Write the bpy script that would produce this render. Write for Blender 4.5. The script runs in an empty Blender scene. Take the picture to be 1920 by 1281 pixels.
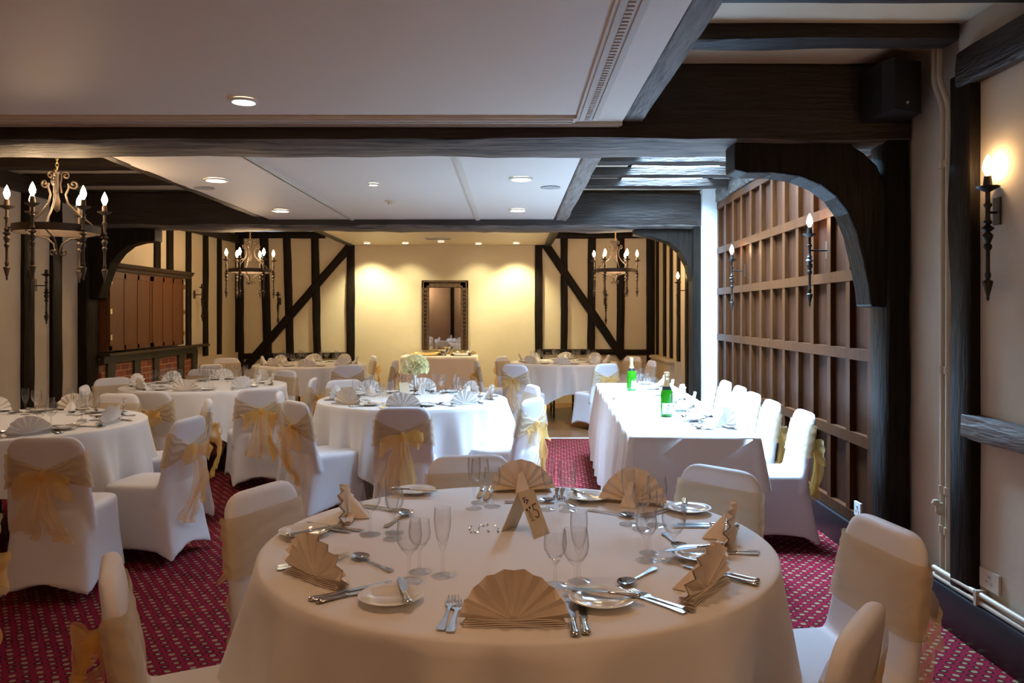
import bpy, bmesh, math, random
from mathutils import Vector, Matrix, noise
PI = math.pi
H = 1.5; F = 1480.0; CX, CY = 960.0, 589.0
C = bpy.context.scene.collection
SC = bpy.context.scene
random.seed(7)

def at(px, py, Y): return Vector(((px-CX)*Y/F, Y, H+(CY-py)*Y/F))
def xat(px, Y): return (px-CX)*Y/F
def zat(py, Y): return H+(CY-py)*Y/F

# ---------------------------------------------------------------- materials
def newmat(name):
    m = bpy.data.materials.new(name); m.use_nodes = True
    nt = m.node_tree; b = nt.nodes['Principled BSDF']
    return m, nt, b
def N(nt, t, **kw):
    n = nt.nodes.new(t)
    for k, v in kw.items(): setattr(n, k, v)
    return n
def mat(name, col, rough=0.5, metal=0.0, spec=0.5, bump=None, var=None, sheen=0.0, emit=None, coat=0.0):
    m, nt, b = newmat(name)
    b.inputs['Base Color'].default_value = (*col, 1); b.inputs['Roughness'].default_value = rough
    b.inputs['Metallic'].default_value = metal; b.inputs['Specular IOR Level'].default_value = spec
    if sheen: b.inputs['Sheen Weight'].default_value = sheen
    if coat: b.inputs['Coat Weight'].default_value = coat
    tc = N(nt, 'ShaderNodeTexCoord')
    if var:                      # (scale, other colour, stretch)
        n = N(nt, 'ShaderNodeTexNoise'); n.inputs['Scale'].default_value = var[0]; n.inputs['Detail'].default_value = 8; n.inputs['Distortion'].default_value = .6
        mp = N(nt, 'ShaderNodeMapping'); mp.inputs['Scale'].default_value = var[2]
        nt.links.new(tc.outputs['Object'], mp.inputs[0]); nt.links.new(mp.outputs[0], n.inputs[0])
        r = N(nt, 'ShaderNodeValToRGB'); r.color_ramp.elements[0].position = .35; r.color_ramp.elements[1].position = .7
        r.color_ramp.elements[0].color = (*col, 1); r.color_ramp.elements[1].color = (*var[1], 1)
        nt.links.new(n.outputs[0], r.inputs[0]); nt.links.new(r.outputs[0], b.inputs['Base Color'])
    if bump:                     # (scale, strength, stretch, distance)
        n = N(nt, 'ShaderNodeTexNoise'); n.inputs['Scale'].default_value = bump[0]; n.inputs['Detail'].default_value = 7; n.inputs['Distortion'].default_value = .5
        mp = N(nt, 'ShaderNodeMapping'); mp.inputs['Scale'].default_value = bump[2]
        nt.links.new(tc.outputs['Object'], mp.inputs[0]); nt.links.new(mp.outputs[0], n.inputs[0])
        bp = N(nt, 'ShaderNodeBump'); bp.inputs['Strength'].default_value = bump[1]; bp.inputs['Distance'].default_value = bump[3]
        nt.links.new(n.outputs[0], bp.inputs['Height']); nt.links.new(bp.outputs[0], b.inputs['Normal'])
    if emit:
        b.inputs['Emission Color'].default_value = (*emit[0], 1); b.inputs['Emission Strength'].default_value = emit[1]
    return m

M = {}
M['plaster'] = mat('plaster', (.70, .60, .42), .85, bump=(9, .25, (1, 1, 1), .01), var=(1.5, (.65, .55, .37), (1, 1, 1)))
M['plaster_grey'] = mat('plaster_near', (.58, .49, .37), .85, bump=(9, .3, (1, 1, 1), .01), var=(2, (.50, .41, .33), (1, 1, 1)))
M['plaster_white'] = mat('plaster_white', (.75, .76, .74), .85, bump=(7, .4, (1, 1, 1), .015))
M['ceiling'] = mat('ceiling_paint', (.74, .69, .62), .55, bump=(6, .08, (1, 1, 1), .01))
M['ceiling_warm'] = mat('ceiling_warm', (.80, .68, .55), .55, bump=(6, .08, (1, 1, 1), .01))
M['ceiling_cream'] = mat('ceiling_cream', (.72, .60, .42), .5)
M['moulding'] = mat('moulding_paint', (.64, .57, .47), .6)
M['timberX'] = mat('old_timber_x', (.020, .013, .009), .55, bump=(9, .7, (.7, 5, 5), .02), var=(3, (.036, .023, .016), (1, 8, 8)), spec=.35)
M['timberY'] = mat('old_timber_y', (.020, .013, .009), .55, bump=(9, .7, (5, .7, 5), .02), var=(3, (.036, .023, .016), (8, 1, 8)), spec=.35)
M['timberZ'] = mat('old_timber_z', (.010, .008, .006), .45, bump=(9, .5, (4, 4, .6), .012), var=(3, (.020, .013, .009), (8, 8, 1)), spec=.08)
M['timber_grey'] = mat('weathered_timber', (.05, .045, .042), .6, bump=(8, .8, (.8, 6, 6), .025), var=(3, (.22, .18, .145), (1, 7, 7)), spec=.3)  # pale tone puts bounce light into the tie beam undersides
M['timber_greyY'] = mat('weathered_timber_y_lit', (.24, .22, .20), .6, bump=(8, .8, (6, .8, 6), .025), var=(3, (.12, .11, .10), (7, 1, 7)), spec=.35)  # albedo raised so the lengthwise beams look lit by bounce light
M['black'] = mat('black_gloss', (.012, .012, .014), .35)
M['oak'] = mat('oak_panel', (.045, .013, .003), .55, bump=(10, .15, (14, 14, 1), .004), var=(4, (.022, .006, .002), (10, 10, .7)), spec=.12)
M['oak2'] = mat('oak_frame', (.062, .019, .004), .5, bump=(10, .15, (14, 14, 1), .004), var=(4, (.040, .012, .003), (5, 5, .9)), spec=.12)
M['cab'] = mat('cupboard_wood', (.15, .047, .009), .55, var=(3, (.11, .037, .008), (8, 8, .8)))
M['cabdark'] = mat('cupboard_crown', (.05, .03, .018), .4)
M['greenwood'] = mat('mantel_wood', (.045, .042, .03), .5)
M['cloth'] = mat('table_linen', (.80, .78, .77), .8, sheen=.3, bump=(300, .08, (1, 1, 1), .001))
M['cloth2'] = mat('table_linen_warm', (.80, .70, .62), .8, sheen=.3, bump=(3, .25, (1, 1, 1), .01))
M['cover'] = mat('spandex_cover', (.71, .70, .74), .6, sheen=.15)
M['napkin'] = mat('napkin_linen', (.80, .76, .72), .8, bump=(12, .2, (1, 1, 1), .006))
M['napkin5'] = mat('napkin_linen_peach', (.80, .69, .58), .8, bump=(12, .3, (1, 1, 1), .006))
M['china'] = mat('white_china', (.78, .76, .72), .12, coat=.5)
M['steel'] = mat('steel', (.62, .62, .63), .14, 1.0)
M['iron'] = mat('wrought_iron', (.03, .025, .02), .45, .6)
M['bronze'] = mat('aged_bronze', (.07, .05, .035), .5, .5, bump=(30, .3, (1, 1, 1), .004))
M['brass'] = mat('brass', (.7, .5, .22), .3, 1.0)
M['bulb'] = mat('bulb_glow', (1, .8, .5), .3, emit=((1, .66, .34), 70))
M['lamp_on'] = mat('lamp_lens', (1, .9, .7), .3, emit=((1, .86, .62), 14))
M['lamp_dim'] = mat('lamp_lens_dim', (1, .9, .7), .3, emit=((1, .80, .5), 6))
M['white_plastic'] = mat('white_plastic', (.75, .74, .70), .35)
M['cream_plastic'] = mat('cream_plastic', (.62, .54, .42), .4)
M['pipe'] = mat('painted_pipe', (.50, .40, .29), .4)
M['speaker'] = mat('speaker_black', (.012, .010, .010), .5)
M['grille'] = mat('grille_grey', (.35, .34, .33), .6)
M['petal'] = mat('white_petals', (.95, .90, .58), .7, sheen=.2)
M['leaf'] = mat('leaf_green', (.05, .11, .04), .5)
M['card'] = mat('card_cream', (.62, .50, .34), .7)
M['ink'] = mat('ink_black', (.01, .01, .015), .6)
M['purple'] = mat('ink_purple', (.12, .03, .10), .6)
M['foil'] = mat('gold_foil', (.80, .60, .32), .35, .8)
M['darkfoil'] = mat('dark_foil', (.02, .02, .02), .35, .3)
M['label'] = mat('paper_label', (.72, .76, .82), .5)
M['label_blue'] = mat('blue_print', (.04, .09, .16), .5)
M['gilt'] = mat('carved_frame', (.055, .028, .012), .5, bump=(60, 1, (1, 1, 1), .01), var=(25, (.12, .06, .025), (1, 1, 1)))
M['mirror'] = mat('mirror_glass', (.9, .9, .9), .02, 1.0)
M['door'] = mat('door_wood', (.14, .045, .015), .4)
M['threshold'] = mat('threshold_strip', (.62, .58, .50), .4)
M['tabletop'] = mat('plywood', (.3, .2, .12), .5)

def glassmat(name, tint, strength=1.0, base=.05):
    m, nt, b = newmat(name); nt.nodes.remove(b)
    out = nt.nodes['Material Output']
    tr = N(nt, 'ShaderNodeBsdfTransparent'); tr.inputs[0].default_value = (*tint, 1)
    gl = N(nt, 'ShaderNodeBsdfGlossy'); gl.inputs['Roughness'].default_value = .02
    lw = N(nt, 'ShaderNodeLayerWeight'); lw.inputs[0].default_value = .35
    ma = N(nt, 'ShaderNodeMath', operation='MULTIPLY_ADD'); ma.inputs[1].default_value = strength; ma.inputs[2].default_value = base
    mx = N(nt, 'ShaderNodeMixShader')
    nt.links.new(lw.outputs['Facing'], ma.inputs[0])
    pw = N(nt, 'ShaderNodeMath', operation='POWER'); pw.inputs[1].default_value = 3.0
    nt.links.new(lw.outputs['Facing'], pw.inputs[0]); nt.links.new(pw.outputs[0], ma.inputs[0])
    cm = N(nt, 'ShaderNodeMix', data_type='RGBA'); cm.inputs[6].default_value = (*tint, 1); cm.inputs[7].default_value = (tint[0]*.45, tint[1]*.45, tint[2]*.45, 1)
    nt.links.new(pw.outputs[0], cm.inputs[0]); nt.links.new(cm.outputs[2], tr.inputs[0])
    nt.links.new(ma.outputs[0], mx.inputs[0]); nt.links.new(tr.outputs[0], mx.inputs[1]); nt.links.new(gl.outputs[0], mx.inputs[2])
    nt.links.new(mx.outputs[0], out.inputs[0])
    return m
M['glass'] = glassmat('clear_glass', (.985, .985, .985), .9, .035)
M['pane'] = glassmat('roof_glass', (.95, .98, 1), .1, .04)

def sheer(name, col, fac):
    m, nt, b = newmat(name); out = nt.nodes['Material Output']
    b.inputs['Base Color'].default_value = (*col, 1); b.inputs['Roughness'].default_value = .55; b.inputs['Sheen Weight'].default_value = .4
    tr = N(nt, 'ShaderNodeBsdfTransparent'); tl = N(nt, 'ShaderNodeBsdfTranslucent'); tl.inputs[0].default_value = (*col, 1)
    m1 = N(nt, 'ShaderNodeMixShader'); m1.inputs[0].default_value = .35
    m2 = N(nt, 'ShaderNodeMixShader'); m2.inputs[0].default_value = fac
    nt.links.new(b.outputs[0], m1.inputs[1]); nt.links.new(tl.outputs[0], m1.inputs[2])
    nt.links.new(tr.outputs[0], m2.inputs[1]); nt.links.new(m1.outputs[0], m2.inputs[2]); nt.links.new(m2.outputs[0], out.inputs[0])
    return m
M['sash'] = sheer('organza_band', (.70, .53, .30), .56)
M['bow'] = sheer('organza_gold', (.90, .56, .14), .42)

def green_glass():
    m, nt, b = newmat('green_bottle'); 
    b.inputs['Base Color'].default_value = (.03, .22, .01, 1); b.inputs['Roughness'].default_value = .06
    b.inputs['Coat Weight'].default_value = .6
    tl = N(nt, 'ShaderNodeBsdfTranslucent'); tl.inputs[0].default_value = (.06, .50, .012, 1)
    mx = N(nt, 'ShaderNodeMixShader'); mx.inputs[0].default_value = .38
    out = nt.nodes['Material Output']
    nt.links.new(b.outputs[0], mx.inputs[1]); nt.links.new(tl.outputs[0], mx.inputs[2]); nt.links.new(mx.outputs[0], out.inputs[0])
    return m
M['bottle'] = green_glass()

def carpet():
    m, nt, b = newmat('patterned_carpet'); b.inputs['Roughness'].default_value = .95; b.inputs['Specular IOR Level'].default_value = .1
    L = nt.links
    tc = N(nt, 'ShaderNodeTexCoord'); mp = N(nt, 'ShaderNodeMapping'); mp.inputs['Rotation'].default_value = (0, 0, .06)
    L.new(tc.outputs['Object'], mp.inputs[0])
    sx = N(nt, 'ShaderNodeSeparateXYZ'); L.new(mp.outputs[0], sx.inputs[0])
    def math_(op, a, bb=None):
        n = N(nt, 'ShaderNodeMath', operation=op)
        for i, v in enumerate((a, bb)):
            if v is None: continue
            if isinstance(v, (int, float)): n.inputs[i].default_value = v
            else: L.new(v, n.inputs[i])
        return n.outputs[0]
    P = .062; Q = .040
    v = math_('DIVIDE', sx.outputs[1], Q); row = math_('FLOOR', v); fv = math_('SUBTRACT', math_('FRACT', v), .5)
    off = math_('MULTIPLY', math_('MODULO', row, 2.0), .5)
    u = math_('ADD', math_('DIVIDE', sx.outputs[0], P), off); col = math_('FLOOR', u); fu = math_('SUBTRACT', math_('FRACT', u), .5)
    nz = N(nt, 'ShaderNodeTexNoise'); nz.inputs['Scale'].default_value = 60; L.new(mp.outputs[0], nz.inputs[0])
    d = math_('SQRT', math_('ADD', math_('POWER', math_('MULTIPLY', fu, 1.25), 2.0), math_('POWER', math_('MULTIPLY', fv, .95), 2.0)))
    d = math_('ADD', d, math_('MULTIPLY', math_('SUBTRACT', nz.outputs[0], .5), .22))
    # big/small dots alternate with the column
    size = math_('ADD', .17, math_('MULTIPLY', math_('MODULO', math_('ABSOLUTE', math_('ADD', col, row)), 3.0), .055))
    mask = math_('LESS_THAN', d, size)
    # ground: crimson between the dots, a dark maroon ring round each dot
    nl = N(nt, 'ShaderNodeTexNoise'); nl.inputs['Scale'].default_value = 9; L.new(mp.outputs[0], nl.inputs[0])
    wn = math_('LESS_THAN', math_('ADD', d, math_('MULTIPLY', math_('SUBTRACT', nl.outputs[0], .5), .5)), .40)
    g = N(nt, 'ShaderNodeMix', data_type='RGBA'); L.new(wn, g.inputs[0]); g.inputs[6].default_value = (.16, .004, .017, 1); g.inputs[7].default_value = (.050, .004, .007, 1)
    c2 = N(nt, 'ShaderNodeMix', data_type='RGBA'); L.new(mask, c2.inputs[0]); L.new(g.outputs[2], c2.inputs[6]); c2.inputs[7].default_value = (.25, .16, .085, 1)
    L.new(c2.outputs[2], b.inputs['Base Color'])
    return m
M['carpet'] = carpet()
def boards():
    m, nt, b = newmat('floor_boards'); b.inputs['Roughness'].default_value = .3
    L = nt.links; tc = N(nt, 'ShaderNodeTexCoord')
    br = N(nt, 'ShaderNodeTexBrick'); br.inputs['Scale'].default_value = 1; br.inputs['Brick Width'].default_value = 1.2; br.inputs['Row Height'].default_value = .09
    br.inputs['Mortar Size'].default_value = .003; br.inputs['Color1'].default_value = (.17, .070, .022, 1); br.inputs['Color2'].default_value = (.24, .105, .036, 1); br.inputs['Mortar'].default_value = (.08, .04, .02, 1)
    L.new(tc.outputs['Object'], br.inputs[0]); L.new(br.outputs[0], b.inputs['Base Color'])
    return m
M['boards'] = boards()
def bricks(name, c1, c2, mo, rot):
    m, nt, b = newmat(name); b.inputs['Roughness'].default_value = .85
    L = nt.links; tc = N(nt, 'ShaderNodeTexCoord'); mp = N(nt, 'ShaderNodeMapping'); mp.inputs['Rotation'].default_value = rot
    br = N(nt, 'ShaderNodeTexBrick'); br.inputs['Scale'].default_value = 1; br.inputs['Brick Width'].default_value = .22; br.inputs['Row Height'].default_value = .075
    br.inputs['Mortar Size'].default_value = .006; br.inputs['Color1'].default_value = (*c1, 1); br.inputs['Color2'].default_value = (*c2, 1); br.inputs['Mortar'].default_value = (*mo, 1)
    L.new(tc.outputs['Object'], mp.inputs[0]); L.new(mp.outputs[0], br.inputs[0]); L.new(br.outputs[0], b.inputs['Base Color'])
    return m
M['brick'] = bricks('red_brick', (.36, .10, .045), (.22, .06, .03), (.42, .30, .2), (0, -PI/2, -PI/2))
M['brick_cream'] = bricks('painted_brick', (.62, .48, .30), (.58, .45, .28), (.42, .32, .2), (PI/2, 0, 0))

# ---------------------------------------------------------------- mesh helpers
def link(name, me, parent=None, loc=None, rotz=0):
    o = bpy.data.objects.new(name, me); C.objects.link(o)
    if parent: o.parent = parent
    if loc is not None: o.location = loc
    if rotz: o.rotation_euler = (0, 0, rotz)
    return o
def mk(name, verts, faces, m, parent=None, smooth=False, loc=None, rotz=0):
    me = bpy.data.meshes.new(name); me.from_pydata([tuple(v) for v in verts], [], faces); me.update()
    ms = m if isinstance(m, (list, tuple)) else [m]
    for x in ms: me.materials.append(x)
    if smooth:
        for p in me.polygons: p.use_smooth = True
    return link(name, me, parent, loc, rotz)
class MB:
    def __init__(s): s.v = []; s.f = []
    def add(s, vs, fs):
        k = len(s.v); s.v += [Vector(v) for v in vs]; s.f += [tuple(i+k for i in f) for f in fs]; return s
    def box(s, x0, y0, z0, x1, y1, z1):
        vs = [(x0,y0,z0),(x1,y0,z0),(x1,y1,z0),(x0,y1,z0),(x0,y0,z1),(x1,y0,z1),(x1,y1,z1),(x0,y1,z1)]
        return s.add(vs, [(3,2,1,0),(4,5,6,7),(0,1,5,4),(1,2,6,5),(2,3,7,6),(3,0,4,7)])
    def lathe(s, prof, n=16, c=(0,0,0), cap=True):
        vs = []; fs = []
        for r, z in prof:
            for i in range(n):
                a = 2*PI*i/n; vs.append((c[0]+r*math.cos(a), c[1]+r*math.sin(a), c[2]+z))
        for k in range(len(prof)-1):
            for i in range(n):
                j = (i+1) % n; fs.append((k*n+i, k*n+j, (k+1)*n+j, (k+1)*n+i))
        if cap:
            fs.append(tuple(range(n-1, -1, -1))); q = (len(prof)-1)*n; fs.append(tuple(range(q, q+n)))
        return s.add(vs, fs)
    def tube(s, pts, r, n=8, cap=True):
        pts = [Vector(p) for p in pts]; rr = r if isinstance(r, (list, tuple)) else [r]*len(pts)
        vs = []; fs = []; up = None
        for k, p in enumerate(pts):
            t = (pts[min(k+1, len(pts)-1)]-pts[max(k-1, 0)]).normalized()
            if up is None:
                up = Vector((0,0,1)) if abs(t.z) < .9 else Vector((1,0,0))
            a = t.cross(up); 
            if a.length < 1e-4: a = t.cross(Vector((1,0,.3)))
            a.normalize(); up = a.cross(t).normalized()
            for i in range(n):
                g = 2*PI*i/n; vs.append(p+a*math.cos(g)*rr[k]+up*math.sin(g)*rr[k])
        for k in range(len(pts)-1):
            for i in range(n):
                j = (i+1) % n; fs.append((k*n+i, k*n+j, (k+1)*n+j, (k+1)*n+i))
        if cap: fs.append(tuple(range(n-1,-1,-1))); q = (len(pts)-1)*n; fs.append(tuple(range(q, q+n)))
        return s.add(vs, fs)
    def prism(s, poly, axis, d0, d1):
        """poly in the two other axes, extruded along axis"""
        n = len(poly)
        def P(p, d):
            return {'x': (d, p[0], p[1]), 'y': (p[0], d, p[1]), 'z': (p[0], p[1], d)}[axis]
        vs = [P(p, d0) for p in poly]+[P(p, d1) for p in poly]
        fs = [tuple(range(n)), tuple(range(2*n-1, n-1, -1))]+[(i, i+n, (i+1) % n+n, (i+1) % n) for i in range(n)]
        return s.add(vs, fs)
    def grid(s, fn, nu, nv, closed_u=False):
        vs = [fn(i/(nu if closed_u else nu), j/nv) for j in range(nv+1) for i in range(nu if closed_u else nu+1)]
        w = nu if closed_u else nu+1; fs = []
        for j in range(nv):
            for i in range(nu):
                i2 = (i+1) % w; fs.append((j*w+i, j*w+i2, (j+1)*w+i2, (j+1)*w+i))
        return s.add(vs, fs)
    def tr(s, mtx):
        s.v = [mtx @ v for v in s.v]; return s
    def build(s, name, m, parent=None, smooth=False, loc=None, rotz=0, fixn=True):
        me = bpy.data.meshes.new(name); me.from_pydata([tuple(v) for v in s.v], [], s.f)
        if fixn:
            bm = bmesh.new(); bm.from_mesh(me); bmesh.ops.recalc_face_normals(bm, faces=bm.faces); bm.to_mesh(me); bm.free()
        for x in (m if isinstance(m, (list, tuple)) else [m]): me.materials.append(x)
        if smooth:
            for p in me.polygons: p.use_smooth = True
            try: me.set_sharp_from_angle(angle=R(50))
            except Exception: pass
        return link(name, me, parent, loc, rotz)
def R(d): return d*PI/180

USED = {}
def tag(o, label, cat, group=None, kind=None):
    n = 1
    o['label'] = label; o['category'] = cat
    if group: o['group'] = group
    if kind: o['kind'] = kind
    USED.setdefault(label, []).append(o.name)
    return o
def struct(o): o['kind'] = 'structure'; return o
def thing(name, label, cat, loc=(0,0,0), rotz=0, group=None):
    o = bpy.data.objects.new(name, None); C.objects.link(o); o.location = loc; o.rotation_euler = (0, 0, rotz)
    o.empty_display_size = .1
    return tag(o, label, cat, group)
def dup(root, loc, rotz, label, group=None, cat=None, scale=None):
    def cp(o, par):
        c = o.copy(); C.objects.link(c)
        if par is not None: c.parent = par
        for ch in list(o.children): cp(ch, c)
        return c
    r = cp(root, None); r.location = loc; r.rotation_euler = (0, 0, rotz)
    if scale: r.scale = scale
    r['label'] = label; USED.setdefault(label, []).append(r.name)
    if group: r['group'] = group
    return r
class Proto:
    """first placement moves the prototype itself, the others are copies"""
    def __init__(s, root): s.root = root; s.used = False
    def place(s, loc, rotz, label, group=None):
        if not s.used:
            s.used = True; o = s.root; o.location = loc; o.rotation_euler = (0, 0, rotz)
            o['label'] = label; USED.setdefault(label, []).append(o.name)
            if group: o['group'] = group
            return o
        return dup(s.root, loc, rotz, label, group)

def timber(name, a, b, w, h, m, jit=.012, seed=0, label=None, cat='beam', side=None, group=None, bow=0, seg=.12, taper=1, under=None):
    """irregular hewn timber from a to b (centre line); w along side vector, h along the other"""
    a = Vector(a); b = Vector(b); t = (b-a); Ln = t.length; t.normalize()
    s = Vector(side) if side else (Vector((0,0,1)).cross(t) if abs(t.z) < .9 else Vector((1,0,0)))
    s = (s-t*s.dot(t)).normalized(); u = s.cross(t).normalized()
    n = max(3, int(Ln/seg)); cs = [(-.5,-.42),(-.42,-.5),(0,-.5),(.42,-.5),(.5,-.42),(.5,0),(.5,.42),(.42,.5),(0,.5),(-.42,.5),(-.5,.42),(-.5,0)]
    vs = []; fs = []; k = len(cs)
    for i in range(n+1):
        f = i/n; p = a+(b-a)*f+s*bow*math.sin(PI*f); sc = 1+(taper-1)*f
        for q, (cx, cy) in enumerate(cs):
            nn = noise.noise_vector(Vector((f*Ln*2.2+seed*7.3, q//3*3.1, seed*1.7)))
            n2 = noise.noise_vector(Vector((f*Ln*9+seed*3.3, q*1.7, seed*2.9)))
            vs.append(p+s*(cx*w*sc+nn.x*jit+n2.x*jit*.35)+u*(cy*h*sc+nn.y*jit+n2.y*jit*.35))
    for i in range(n):
        for q in range(k):
            q2 = (q+1) % k; fs.append((i*k+q, i*k+q2, (i+1)*k+q2, (i+1)*k+q))
    fs.append(tuple(range(k-1,-1,-1))); fs.append(tuple(range(n*k, n*k+k)))
    o = MB().add(vs, fs).build(name, [m, under] if under else m, smooth=True)
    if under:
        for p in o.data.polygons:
            if p.normal.z < -.55: p.material_index = 1  # downward faces take the paler timber, painting in bounce light
    if label: tag(o, label, cat, group)
    return o

# ================================================================ THE ROOM
YB1, YB1b, YB2, YB2b, YE = 4.335, 4.81, 8.72, 9.18, 13.3
ZB = 2.449; ZC = 2.546; ZU = 2.88; YR = -2.6
XL = -4.80; XLE = -4.65; XR = 2.14
def slab(name, x0, y0, z0, x1, y1, z1, m):
    return struct(MB().box(x0, y0, z0, x1, y1, z1).build(name, m))
slab('floor', -5.3, YR-.3, -.1, 2.7, 9.5, 0, M['carpet'])
slab('floor_boards', -5.3, 9.56, -.1, 2.9, YE+.2, 0, M['boards'])
slab('floor_threshold', -5.3, 9.5, -.1, 2.9, 9.56, .004, M['threshold'])
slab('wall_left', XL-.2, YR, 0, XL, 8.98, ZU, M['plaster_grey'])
struct(MB().prism([(-5.0, 8.98), (-4.78, 8.98), (XLE, YE), (-5.0, YE)], 'z', 0, ZU).build('wall_left_far', M['plaster']))
slab('wall_end', -5.1, YE, 0, 2.9, YE+.2, ZU, M['plaster'])
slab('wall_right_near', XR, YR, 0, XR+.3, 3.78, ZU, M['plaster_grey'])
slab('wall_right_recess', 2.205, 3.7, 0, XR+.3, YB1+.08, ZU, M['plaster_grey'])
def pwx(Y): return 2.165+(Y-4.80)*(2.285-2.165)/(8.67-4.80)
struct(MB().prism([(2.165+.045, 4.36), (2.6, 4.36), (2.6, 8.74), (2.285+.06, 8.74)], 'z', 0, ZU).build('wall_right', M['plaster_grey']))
slab('wall_right_nib', 2.09, 8.66, 0, 2.7, 8.98, ZU, M['plaster_white'])
slab('wall_right_far', 2.40, 8.98, 0, 2.7, YE, ZU, M['plaster'])
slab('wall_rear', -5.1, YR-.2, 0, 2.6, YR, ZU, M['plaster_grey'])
# ceilings
slab('ceiling_near', XL-.2, YR, ZC, .60, YB1+.02, ZC+.05, M['ceiling_warm'])
slab('ceiling_near_right', .66, YR, ZU, 2.5, YB1+.2, ZU+.05, M['ceiling_cream'])
slab('ceiling_middle', -2.62, YB1b-.1, ZC, .46, YB2+.02, ZC+.05, M['ceiling'])
slab('ceiling_middle_left', XL-.2, YB1b-.2, ZU, -2.55, YB2+.3, ZU+.05, M['ceiling_cream'])
slab('ceiling_middle_strip', .50, YB1b-.3, ZU, 1.12, YB2+.3, ZU+.05, M['ceiling_cream'])
struct(MB().box(1.12, YB1b-.3, ZU, 2.7, 5.35, ZU+.05).build('ceiling_middle_right', M['plaster_white']))
slab('ceiling_middle_edge', 2.12, 5.35, ZU, 2.7, YB2+.3, ZU+.05, M['plaster_white'])
slab('ceiling_far', -2.66, YB2b-.1, 2.66, .60, YE, 2.71, M['ceiling_cream'])
slab('ceiling_far_upper', -5.1, YB2, ZU+.06, 2.8, YE+.2, ZU+.1, M['ceiling_cream'])
# upstands closing the dropped ceilings
slab('ceiling_side', -2.68, YB1b, ZC, -2.62, YB2, ZU, M['ceiling'])
# roof light over the head table
slab('ceiling_middle_end', 1.12, 8.42, ZU, 2.12, 9.0, ZU+.05, M['ceiling_cream'])
slab('ceiling_middle_margin', 2.0, 5.35, ZU, 2.12, 8.42, ZU+.05, M['plaster_white'])
w = struct(MB().box(1.08, 5.31, ZU-.0, 1.12, 8.46, ZU+.62).box(2.0, 5.31, ZU-.0, 2.04, 8.46, ZU+.62).box(1.08, 5.31, ZU-.0, 2.04, 5.35, ZU+.62).box(1.08, 8.42, ZU-.0, 2.04, 8.46, ZU+.62).build('window_1', M['plaster_white']))
MB().box(1.12, 5.35, ZU+.50, 2.0, 8.42, ZU+.506).build('window_pane', M['pane'], w)
for k in range(3):
    MB().box(1.12, 6.10+k*.77, ZU+.46, 2.0, 6.14+k*.77, ZU+.50).build('glazing_bar', M['plaster_white'], w)

# ---- great beams
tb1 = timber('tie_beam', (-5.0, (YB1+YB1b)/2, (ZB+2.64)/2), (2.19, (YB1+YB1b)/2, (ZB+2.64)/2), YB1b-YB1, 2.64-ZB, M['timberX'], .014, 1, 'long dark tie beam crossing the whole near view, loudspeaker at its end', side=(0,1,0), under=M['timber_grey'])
tb2 = timber('beam_upper_half', (.60, (YB1+YB1b)/2+.004, 2.745), (2.19, (YB1+YB1b)/2+.004, 2.745), YB1b-YB1+.004, .29, M['timberX'], .010, 2, side=(0,1,0)); tb2.parent = tb1
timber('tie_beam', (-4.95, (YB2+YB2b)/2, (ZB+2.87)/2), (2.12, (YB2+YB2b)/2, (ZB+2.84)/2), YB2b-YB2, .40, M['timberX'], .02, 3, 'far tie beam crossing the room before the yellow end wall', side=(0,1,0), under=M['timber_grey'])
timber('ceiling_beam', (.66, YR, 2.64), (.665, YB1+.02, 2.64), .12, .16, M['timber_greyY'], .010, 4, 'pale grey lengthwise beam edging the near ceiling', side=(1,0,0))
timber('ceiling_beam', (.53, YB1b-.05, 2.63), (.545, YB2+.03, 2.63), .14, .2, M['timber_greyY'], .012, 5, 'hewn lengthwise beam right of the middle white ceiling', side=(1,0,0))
timber('ceiling_beam', (-2.70, YB1b-.05, 2.63), (-2.72, YB2+.03, 2.63), .09, .17, M['timberY'], .008, 6, 'slim dark lengthwise beam left of the middle white ceiling', side=(1,0,0))
timber('ceiling_beam', (-2.70, YB2b-.05, 2.70), (-2.70, YE+.01, 2.70), .09, .12, M['timberY'], .006, 7, 'slim dark beam left of the far cream ceiling', side=(1,0,0))
timber('ceiling_beam', (.60, YB2b-.05, 2.70), (.60, YE+.01, 2.70), .12, .12, M['timberY'], .006, 8, 'slim dark beam right of the far cream ceiling', side=(1,0,0))
# joists
for i, (y, wd) in enumerate(((6.84, .18), (7.48, .17), (8.12, .15))):
    timber('ceiling_joist', (.60, y, 2.842), (2.2, y, 2.842), wd, .085, M['timberX'], .006, 20+i,
           ('first joist behind the near tie beam, across the roof light', 'notched second joist across the roof light', 'last joist across the roof light, before the far tie beam')[i], 'joist', side=(0,1,0), group='joists under the roof light')
for i, (y, wd, zz) in enumerate(((5.75, .2, 2.842), (6.40, .22, 2.842), (7.05, .2, 2.838), (7.85, .22, 2.836))):
    timber('ceiling_joist', (XL, y, zz), (-2.66, y, zz), wd, .09, M['timberX'], .010, 30+i,
           ('joist above the left chandelier, nearest the tie beam', 'second joist above the left chandelier', 'third joist behind the left chandelier', 'last left joist before the far tie beam')[i], 'joist', side=(0,1,0), group='joists over the left side')
timber('ceiling_joist', (.72, 3.815, 2.842), (2.12, 3.815, 2.848), .15, .085, M['timberX'], .010, 41, 'dark joist over the near right corner', 'joist', side=(0,1,0))
timber('ceiling_joist', (.72, 3.235, 2.842), (2.14, 3.235, 2.842), .15, .085, M['timberX'], .008, 42, 'joist at the very top right edge of the view', 'joist', side=(0,1,0))
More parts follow.
